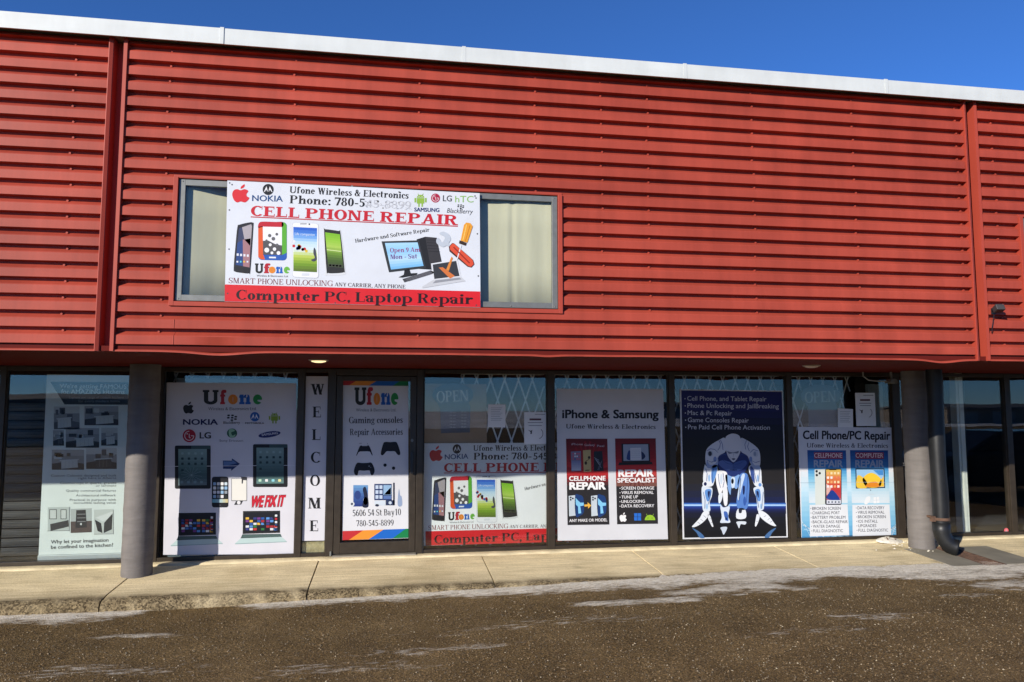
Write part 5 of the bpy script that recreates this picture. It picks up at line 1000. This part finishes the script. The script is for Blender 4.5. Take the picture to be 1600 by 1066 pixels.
mb.box((p.x, Yp - .03, .0), (q.x, Yp + .09, p.z + .035)); mb.build('base', mat('banner_base', (.40, .45, .45), .4, .4), o, bevel=.01)

# ---- stacked dark drawer fronts on display behind the far left pane
rk = empty('drawer_front_display', (-4.6, 10.25, 0), 'display stand of dark panelled drawer fronts stacked in two columns behind the left pane', 'display stand')
mb = MB(); mb.box((-6.4, 10.30, -.02), (-4.15, 10.36, 2.0)); mb.build('back_panel', DARKIN, rk)
dm = mat('dark_stain', (.050, .050, .050), .35, 0, .35, 5, stretch=(.5, 1, 6))
for c_, (xa, xb) in enumerate(((-5.55, -4.86), (-4.83, -4.20))):
    for r_ in range(17):
        z = .03 + r_*.112; d = random.uniform(-.012, .012)
        mb = MB(); mb.box((xa, 10.255 + d, z), (xb, 10.30, z + .098)); mb.obox(((xa + xb)/2, 10.25 + d, z + .049), (((xb - xa)/2 - .05, 0, 0), (0, .008, 0), (0, 0, .028))); mb.build('drawer_front', dm, rk, bevel=.006)

# ---- folding security gates behind the panes
def gate(xa, xb, z0, z1, label, Y=YS + .15):
    g = MB(); sp, rise = .19, .272; k = -30
    for lay, sg in ((0, 1), (1, -1)):
        for k in range(-20, 40):
            x_at0 = xa + .02 + k*sp; pts = []
            # line x = x_at0 + sg*(z - z0)*(sp/2)/rise, clipped to the bay
            sl_ = sg*(sp/2)/rise; za, zb = z0, z1
            for lim, lo in ((xa, True), (xb, False)):
                t = z0 + (lim - x_at0)/sl_
                if (sl_ > 0) == lo: za = max(za, t)
                else: zb = min(zb, t)
            if zb - za < .05: continue
            a = Vector((x_at0 + sl_*(za - z0), Y + lay*.007, za)); b = Vector((x_at0 + sl_*(zb - z0), Y + lay*.007, zb)); d = (b - a)/2; nrm = Vector((d.z, 0, -d.x)).normalized()*.0075
            g.obox((a + b)/2, (d, (0, .0022, 0), nrm*1.35))
    root = tag(g.build('security_gate', GATE, None), label, 'gate', 'folding gates behind the panes')
    mb = MB(); mb.box((xa, Y - .02, z1), (xb, Y + .03, z1 + .025)); mb.build('track', GATE, root)
    return root
gate(-2.69, -1.16, .06, 2.30, 'folding lattice gate mostly hidden behind the tablet poster')
gate(.92, 2.05, .06, 2.30, 'folding lattice gate seen beside the hours sign above the inside banner')
gate(2.16, 3.75, .06, 2.30, 'folding lattice gate behind the poster with two red cards')
gate(3.85, 5.48, .06, 2.30, 'folding lattice gate behind the navy robot poster')
gate(5.58, 6.60, .06, 2.30, 'folding lattice gate behind the sky blue service list poster')

# ---- opening hours signs
def open_sign(name, pts0, label, board):
    (ox, oy, s_, Y) = pts0; cr = (ox, oy, s_)
    if board:
        b_ = sheet('cardboard_panel', [(84, 215), (800, 222), (806, 890), (96, 890)], Y + .02, cr, (170, 150, 136), 'tan cardboard panel standing behind the unlit hours sign', 'cardboard', thick=.006, m=mat('cardboard', S(150, 128, 108), .9, 0, .1, 4))
    body = [(205 + 0, 370)] ; ring = [(420 + 232*math.cos(R(a)), 345 + 132*math.sin(R(a))) for a in range(140, 401, 10)]
    mb = MB(); outline = [(x, y) for x, y in ring] + [(618, 480), (612, 770), (286, 778), (276, 500)]
    f = [P(ox + x/s_, oy + y/s_, Y) for x, y in outline]; a = [mb.bm.verts.new((p.x, Y, p.z)) for p in f]; b = [mb.bm.verts.new((p.x, Y + .012, p.z)) for p in f]; n_ = len(f)
    mb.bm.faces.new(a); mb.bm.faces.new(b[::-1])
    for i in range(n_): mb.bm.faces.new((a[i], b[i], b[(i+1) % n_], a[(i+1) % n_]))
    o = tag(mb.build(name, mat('sign_slate', S(66, 82, 104) if board else S(34, 42, 52), .4), None), label, 'sign', 'opening hours signs')
    A = Art(o, Y, cr); A.part('lettering', 2); A.serif('OPEN', 238, 430, 596, 410, 125, (250, 252, 254) if board else (190, 200, 208), .01)
    for c_ in (0, 1):
        for r_ in range(6): A.text('10 am', 385 + 130*c_, 548 + 34*r_ - 6*c_, 450 + 122*c_, 548 + 34*r_ - 6*c_, 14, (170, 180, 190) if board else (104, 112, 120), .02)
    A.done()
open_sign('hours_sign', (650, 570, 7.273, YS + .05), 'slate blue oval topped hours sign in front of tan cardboard', True)
open_sign('hours_sign', (1258 - 238/7.4, 630 - 430/7.4, 7.4, YS + .05), 'dark oval topped hours sign above the sky blue service list poster', False)
def notice(c, cr, label, lines, Y=YS - .0062, mark=False):
    o = sheet('paper_notice', c, Y, cr, (252, 254, 254), label, 'notice', 'paper notices taped in the windows', thick=.001); A = Art(o, Y, cr); A.part('lettering', 1)
    for (x0, x1, y, wd, cc) in lines: A.line([(x0, y), (x1, y)], wd, cc)
    if mark:
        x, y, k = mark; A.blob([(x - 26*k, y - 22*k), (x, y - 12*k), (x + 22*k, y - 20*k), (x + 18*k, y - 4*k), (x + 16*k, y + 24*k), (x - 2*k, y + 22*k), (x, y + 4*k)], (66, 72, 74)); A.line([(x + 80*k + 62*k*math.cos(R(a)), y + 20*k + 62*k*math.sin(R(a))) for a in range(-50, 76, 15)], 7*k, (110, 118, 120))
    A.done()
cr = (650, 570, 7.273); gy = (120, 128, 136)
notice([(818, 450), (1018, 452), (1014, 712), (816, 710)], cr, 'small typed sheet taped over the lattice gate, nearer the hours sign', [(850, 980 - 12*(k % 3), 490 + 20*k, 4, gy) for k in range(8)])
notice([(1228, 538), (1482, 540), (1482, 900), (1230, 905)], cr, 'taller white notice with a dark red bar beside the mullion', [(1290, 1422, 622, 22, (96, 56, 66)), (1270, 1440, 658, 7, gy), (1280, 1430, 692, 7, gy), (1350, 1466, 564, 7, gy)], mark=(1300, 762, 1.0))
cr = (1230, 560, 8)
notice([(632, 624), (822, 636), (824, 862), (634, 862)], cr, 'small typed sheet tucked above the sky blue service list poster', [(660, 790 - 10*(k % 3), 664 + 22*k, 4, gy) for k in range(7)])
notice([(848, 432), (1094, 432), (1112, 846), (866, 848)], cr, 'tall notice with a dark red bar by the right hand end frame', [(910, 1036, 522, 22, (96, 56, 66)), (900, 1050, 562, 8, gy), (910, 1046, 592, 8, gy), (950, 1076, 462, 8, gy)], mark=(925, 662, .95))
# ---- round sticker low on the right pane
p = P(1577.5, 829, YS); mb = MB(); mb.tube([(p.x - .06, YS - .004, p.z), (p.x - .06, YS - .0055, p.z)], .037, 24); st = tag(mb.build('sticker', mat('pink_sticker', S(206, 96, 104), .5), None), 'small round pink sticker low on the right hand pane', 'sticker')
mb = MB(); mb.box((p.x - .078, YS - .0066, p.z - .012), (p.x - .042, YS - .0058, p.z - .002)); mb.box((p.x - .07, YS - .0066, p.z + .004), (p.x - .05, YS - .0058, p.z + .014)); mb.build('emblem', ink((226, 190, 190)), st)

# ================================================================== SMALL FITTINGS
def emis(name, col, k):
    m = bpy.data.materials.new(name); m.use_nodes = True; b = m.node_tree.nodes['Principled BSDF']; b.inputs['Base Color'].default_value = (*col, 1); b.inputs['Emission Color'].default_value = (*col, 1); b.inputs['Emission Strength'].default_value = k; return m
def soffit_light(x, y, m, label):
    r = empty('recessed_light', (x, y, ZL), label, 'ceiling light', 'lights recessed in the soffit')
    mb = MB(); n = 28; mb.tube([(x, y, ZL + .004), (x, y, ZL - .008)], [.105, .098], n); mb.build('trim_ring', mat('light_ring', (.30, .24, .2), .4), r, smooth=40)
    mb = MB(); mb.tube([(x, y, ZL - .008), (x, y, ZL - .018), (x, y, ZL - .026)], [.078, .070, .035], n); mb.build('lens', m, r, smooth=60)
soffit_light(-.755, 8.01, emis('lit_lens', (1, .78, .42), .95), 'glowing round light in the soffit above the welcome strip')
soffit_light(4.949, 8.14, mat('unlit_lens', (.55, .45, .38), .4), 'unlit round light in the soffit above the sky blue service list poster')
f = empty('ceiling_fitting', (6.95, 9.45, ZL), 'grey conduit box under the soffit beside the right column', 'junction box')
mb = MB(); mb.prism([(6.88, 2.20), (7.02, 2.20), (6.995, 2.25), (6.97, 2.262), (6.93, 2.262), (6.905, 2.25)], 1, 9.38, 9.50); mb.tube([(6.95, 9.44, 2.26), (6.95, 9.44, 2.36)], .016, 10); mb.build('box', mat('grey_box', (.22, .22, .20), .5), f, bevel=.004)
mb = MB(); mb.tube([(6.90, 9.44, 2.225), (6.75, 9.44, 2.23), (6.62, 9.47, 2.245), (6.56, 9.50, 2.30), (6.56, 9.50, 2.36)], .010, 10); mb.build('conduit', mat('grey_conduit', (.25, .25, .24), .5), f, smooth=50)
fl = empty('flood_light', (6.39, 6.95, 2.90), 'small black flood light clamped on the red siding beside the right channel', 'flood light')
mb = MB(); mb.obox((6.385, 6.90, 2.915), ((.042, -.012, .0), (.012, .040, -.016), (0, .012, .030))); mb.build('head', mat('weathered_black', (.035, .033, .033), .6), fl, bevel=.008)
mb = MB(); mb.tube([(6.40, 6.93, 2.905), (6.405, 6.97, 2.90), (6.405, 7.02, 2.90)], .012, 10); mb.box((6.38, 6.99, 2.865), (6.43, 7.004, 2.93)); mb.build('bracket', BLACKF, fl, smooth=40)
mb = MB(); mb.tube([(6.40, 6.98, 2.87), (6.385, 6.978, 2.83), (6.375, 6.975, 2.78), (6.36, 6.975, 2.72), (6.362, 6.985, 2.66)], .004, 8); mb.build('cable', BLACKF, fl, smooth=40)
# trench grate across the walk
g = empty('drain_grate', (7.38, 8.75, -.05), 'rusty slotted trench grate crossing the walk below the black downspout', 'drain grate')
zf = lambda y: -.052*(9.72 - y) + .006
mb = MB(); a, b = 7.25, 7.52
for x in (a, b): mb.obox((x, 8.72, zf(8.72)), ((.012, 0, 0), (0, .48, .48*.052), (0, 0, .006)))
mb.build('rim', RUST, g)
mb = MB()
for k in range(18): y = 8.26 + .054*k; mb.obox(((a + b)/2, y, zf(y) + .001), (((b - a)/2 - .012, 0, 0), (0, .010, 0), (0, 0, .005)))
mb.build('slats', RUST, g)
mb = MB(); mb.obox(((a + b)/2, 8.72, zf(8.72) - .0075), (((b - a)/2 - .013, 0, 0), (0, .478, .478*.052), (0, 0, .0008))); mb.build('channel', RUBBER, g)
# concrete aprons beside the grate
for k, (xa, xb) in enumerate(((6.80, 7.235), (7.535, 8.05))):
    mb = MB(); mb.obox(((xa + xb)/2, 8.70, zf(8.70) + .001), (((xb - xa)/2, 0, 0), (0, .44, .44*.052), (0, 0, .003))); tag(mb.build('path', mat('grey_apron', (.21, .19, .145), .85, 0, .2, 3, .3, 40)), kind='structure')
# broken lamp cover lying by the right column
cv = MB(); n = 32; cx, cy, cz = 6.86, 9.50, .0; rings = []
for j, (s_, h_) in enumerate(((1, 0), (1.0, .018), (.93, .026), (.86, .030), (.62, .046), (.3, .056), (.02, .058))):
    rings.append([cv.bm.verts.new((cx + .20*s_*math.cos(R(360*i/n))*(1 + .05*math.sin(3*R(360*i/n))), cy + .075*s_*math.sin(R(360*i/n)), cz + h_ + .012*math.sin(R(360*i/n)) - .010*math.cos(R(360*i/n)) + .004*random.random())) for i in range(n)])
for p_, q_ in zip(rings, rings[1:]):
    for i in range(n): cv.bm.faces.new((p_[i], p_[(i+1) % n], q_[(i+1) % n], q_[i]))
cvo = tag(cv.build('lamp_cover', mat('dirty_white_plastic', (.60, .56, .48), .5, 0, .35, 12), None, smooth=60), 'dirty white oval lamp cover lying broken on the walk by the right column', 'lamp cover')
cvo.rotation_euler = (0, 0, 0)
mb = MB(); mb.blob = None; mb.tube([(6.80, 9.475, .05), (6.81, 9.47, .056)], .022, 10); mb.tube([(6.93, 9.48, .036), (6.935, 9.475, .044)], .014, 10); mb.build('rust_patch', RUST, cvo)
ch = MB()
for k in range(46):
    x = random.gauss(6.95, .22); y = random.uniform(8.95, 9.5); r = .006 + .014*random.random()**2; z = -.052*(9.72 - y) + r*.3
    v = [ch.bm.verts.new((x + r*math.cos(a + random.random())*1.4, y + r*math.sin(a), z)) for a in (0, 1.5, 3.1, 4.6)]; tp = ch.bm.verts.new((x, y, z + r))
    for q in range(4): ch.bm.faces.new((v[q], v[(q+1) % 4], tp))
tag(ch.build('rubble', mat('chalk_rubble', (.55, .51, .42), .9), None, recalc=False), 'pale crumbs of broken concrete around the right column foot', 'rubble', kind='stuff')

# ================================================================== ACROSS THE LOT (seen only in the glass)
def low_building(x0, x1, y, h, c, label, door):
    r = empty('low_building', ((x0 + x1)/2, y, 0), label, 'building', 'buildings across the street')
    one_box('wall', (x0, y - 12, -.2), (x1, y, h), mat('wall_%s' % c[0], c[1], .8, 0, .1, 1), r)
    mb = MB(); mb.prism([(y + .4, h), (y - 6, h + .4), (y - 12.4, h), (y - 12.4, h + .2), (y - 6, h + .6), (y + .4, h + .2)], 0, x0 - .3, x1 + .3); mb.build('roof', mat('grey_roof', (.12, .12, .13), .7), r)
    for k in range(door):
        a = x0 + (k + .5)*(x1 - x0)/door - 1.4; one_box('garage_door', (a, y - .02, -.2), (a + 2.8, y + .04, h - .3), mat('door_grey', (.25, .25, .26), .6), r)
low_building(-36, -15.5, -27, 2.1, ('grey', (.16, .17, .18)), 'long low grey building across the street, reflected in the left panes', 5)
low_building(30, 52, -92, 1.9, ('tan', (.30, .26, .2)), 'low tan building far across the street, reflected beside the lamp pole', 4)
low_building(64, 84, -58, 1.6, ('brown', (.22, .18, .15)), 'brown building across the street, reflected in the right panes', 4)
up = empty('utility_pole', (88, -95, 0), 'wooden utility pole with a crossarm across the street', 'utility pole')
mb = MB(); mb.tube([(88, -95, -.3), (88, -95, 11)], [.2, .13], 12); mb.box((86.4, -95.1, 10.0), (89.6, -94.9, 10.2)); mb.box((86.9, -95.1, 9.0), (89.1, -94.9, 9.15)); mb.build('pole', mat('pole_wood', (.07, .05, .04), .9), up)
mb = MB()
for z, dx in ((10.3, -1.4), (10.3, 1.4), (9.2, -.9)): mb.tube([(-60 + 24*k + dx, -95, z - .9*math.sin(math.pi*((k*24 - 148) % 72)/72)) for k in range(12)], .03, 6)
mb.build('wires', BLACKF, up)
car = empty('parked_car', (13.2, 4.4, -.08), 'black estate car parked on the lot, reflected in the right pane', 'car')
G = -.082; CP = mat('black_car_paint', (.008, .009, .012), .12); y0, y1 = 3.55, 5.25
def loft(name, secs, m, bev=.03):
    mb = MB(); mb.prism(secs, 1, y0, y1); return mb.build(name, m, car, bevel=bev)
loft('body', [(10.9, G + .28), (11.0, G + .25), (11.45, G + .25), (11.55, G + .55), (11.85, G + .68), (12.15, G + .55), (12.25, G + .25), (14.2, G + .25), (14.3, G + .55), (14.6, G + .68), (14.9, G + .55), (15.0, G + .25), (15.45, G + .28), (15.5, G + .8), (15.4, G + .95), (12.4, G + .98), (11.2, G + .84), (10.9, G + .7)], CP, .05)
y0, y1 = 3.68, 5.12
loft('cabin', [(12.3, G + .97), (13.1, G + 1.42), (14.9, G + 1.42), (15.4, G + .94)], CP, .06)
for yy in (3.67, 5.125):
    mb = MB(); mb.prism([(12.55, G + 1.02), (13.15, G + 1.36), (14.0, G + 1.37), (14.0, G + 1.02)], 1, yy - .006, yy + .006); mb.prism([(14.07, G + 1.02), (14.07, G + 1.37), (14.8, G + 1.36), (15.1, G + 1.02)], 1, yy - .006, yy + .006); mb.build('window', mat('car_glass', (.02, .03, .035), .05), car)
for x in (11.85, 14.6):
    for yy in (3.56, 5.05):
        mb = MB(); mb.tube([(x, yy, G + .32), (x, yy + .02, G + .32), (x, yy + .16, G + .32), (x, yy + .18, G + .32)], [.28, .32, .32, .28], 28); wh = mb.build('wheel', RUBBER, car, smooth=40)
        mb = MB(); e = yy + .185 if yy > 4 else yy - .005; mb.tube([(x, e, G + .32), (x, e + (.008 if yy > 4 else -.008), G + .32)], [.2, .17], 20); mb.build('rim', ALU, wh)
mb = MB(); mb.obox((10.96, 5.0, G + .70), ((.05, 0, 0), (0, .18, 0), (0, 0, .06))); mb.build('headlight', mat('lamp_clear', (.7, .72, .75), .1), car, bevel=.02)
mb = MB(); mb.obox((10.96, 3.8, G + .70), ((.05, 0, 0), (0, .18, 0), (0, 0, .06))); mb.build('headlight', mat('lamp_clear', (.7, .72, .75), .1), car, bevel=.02)
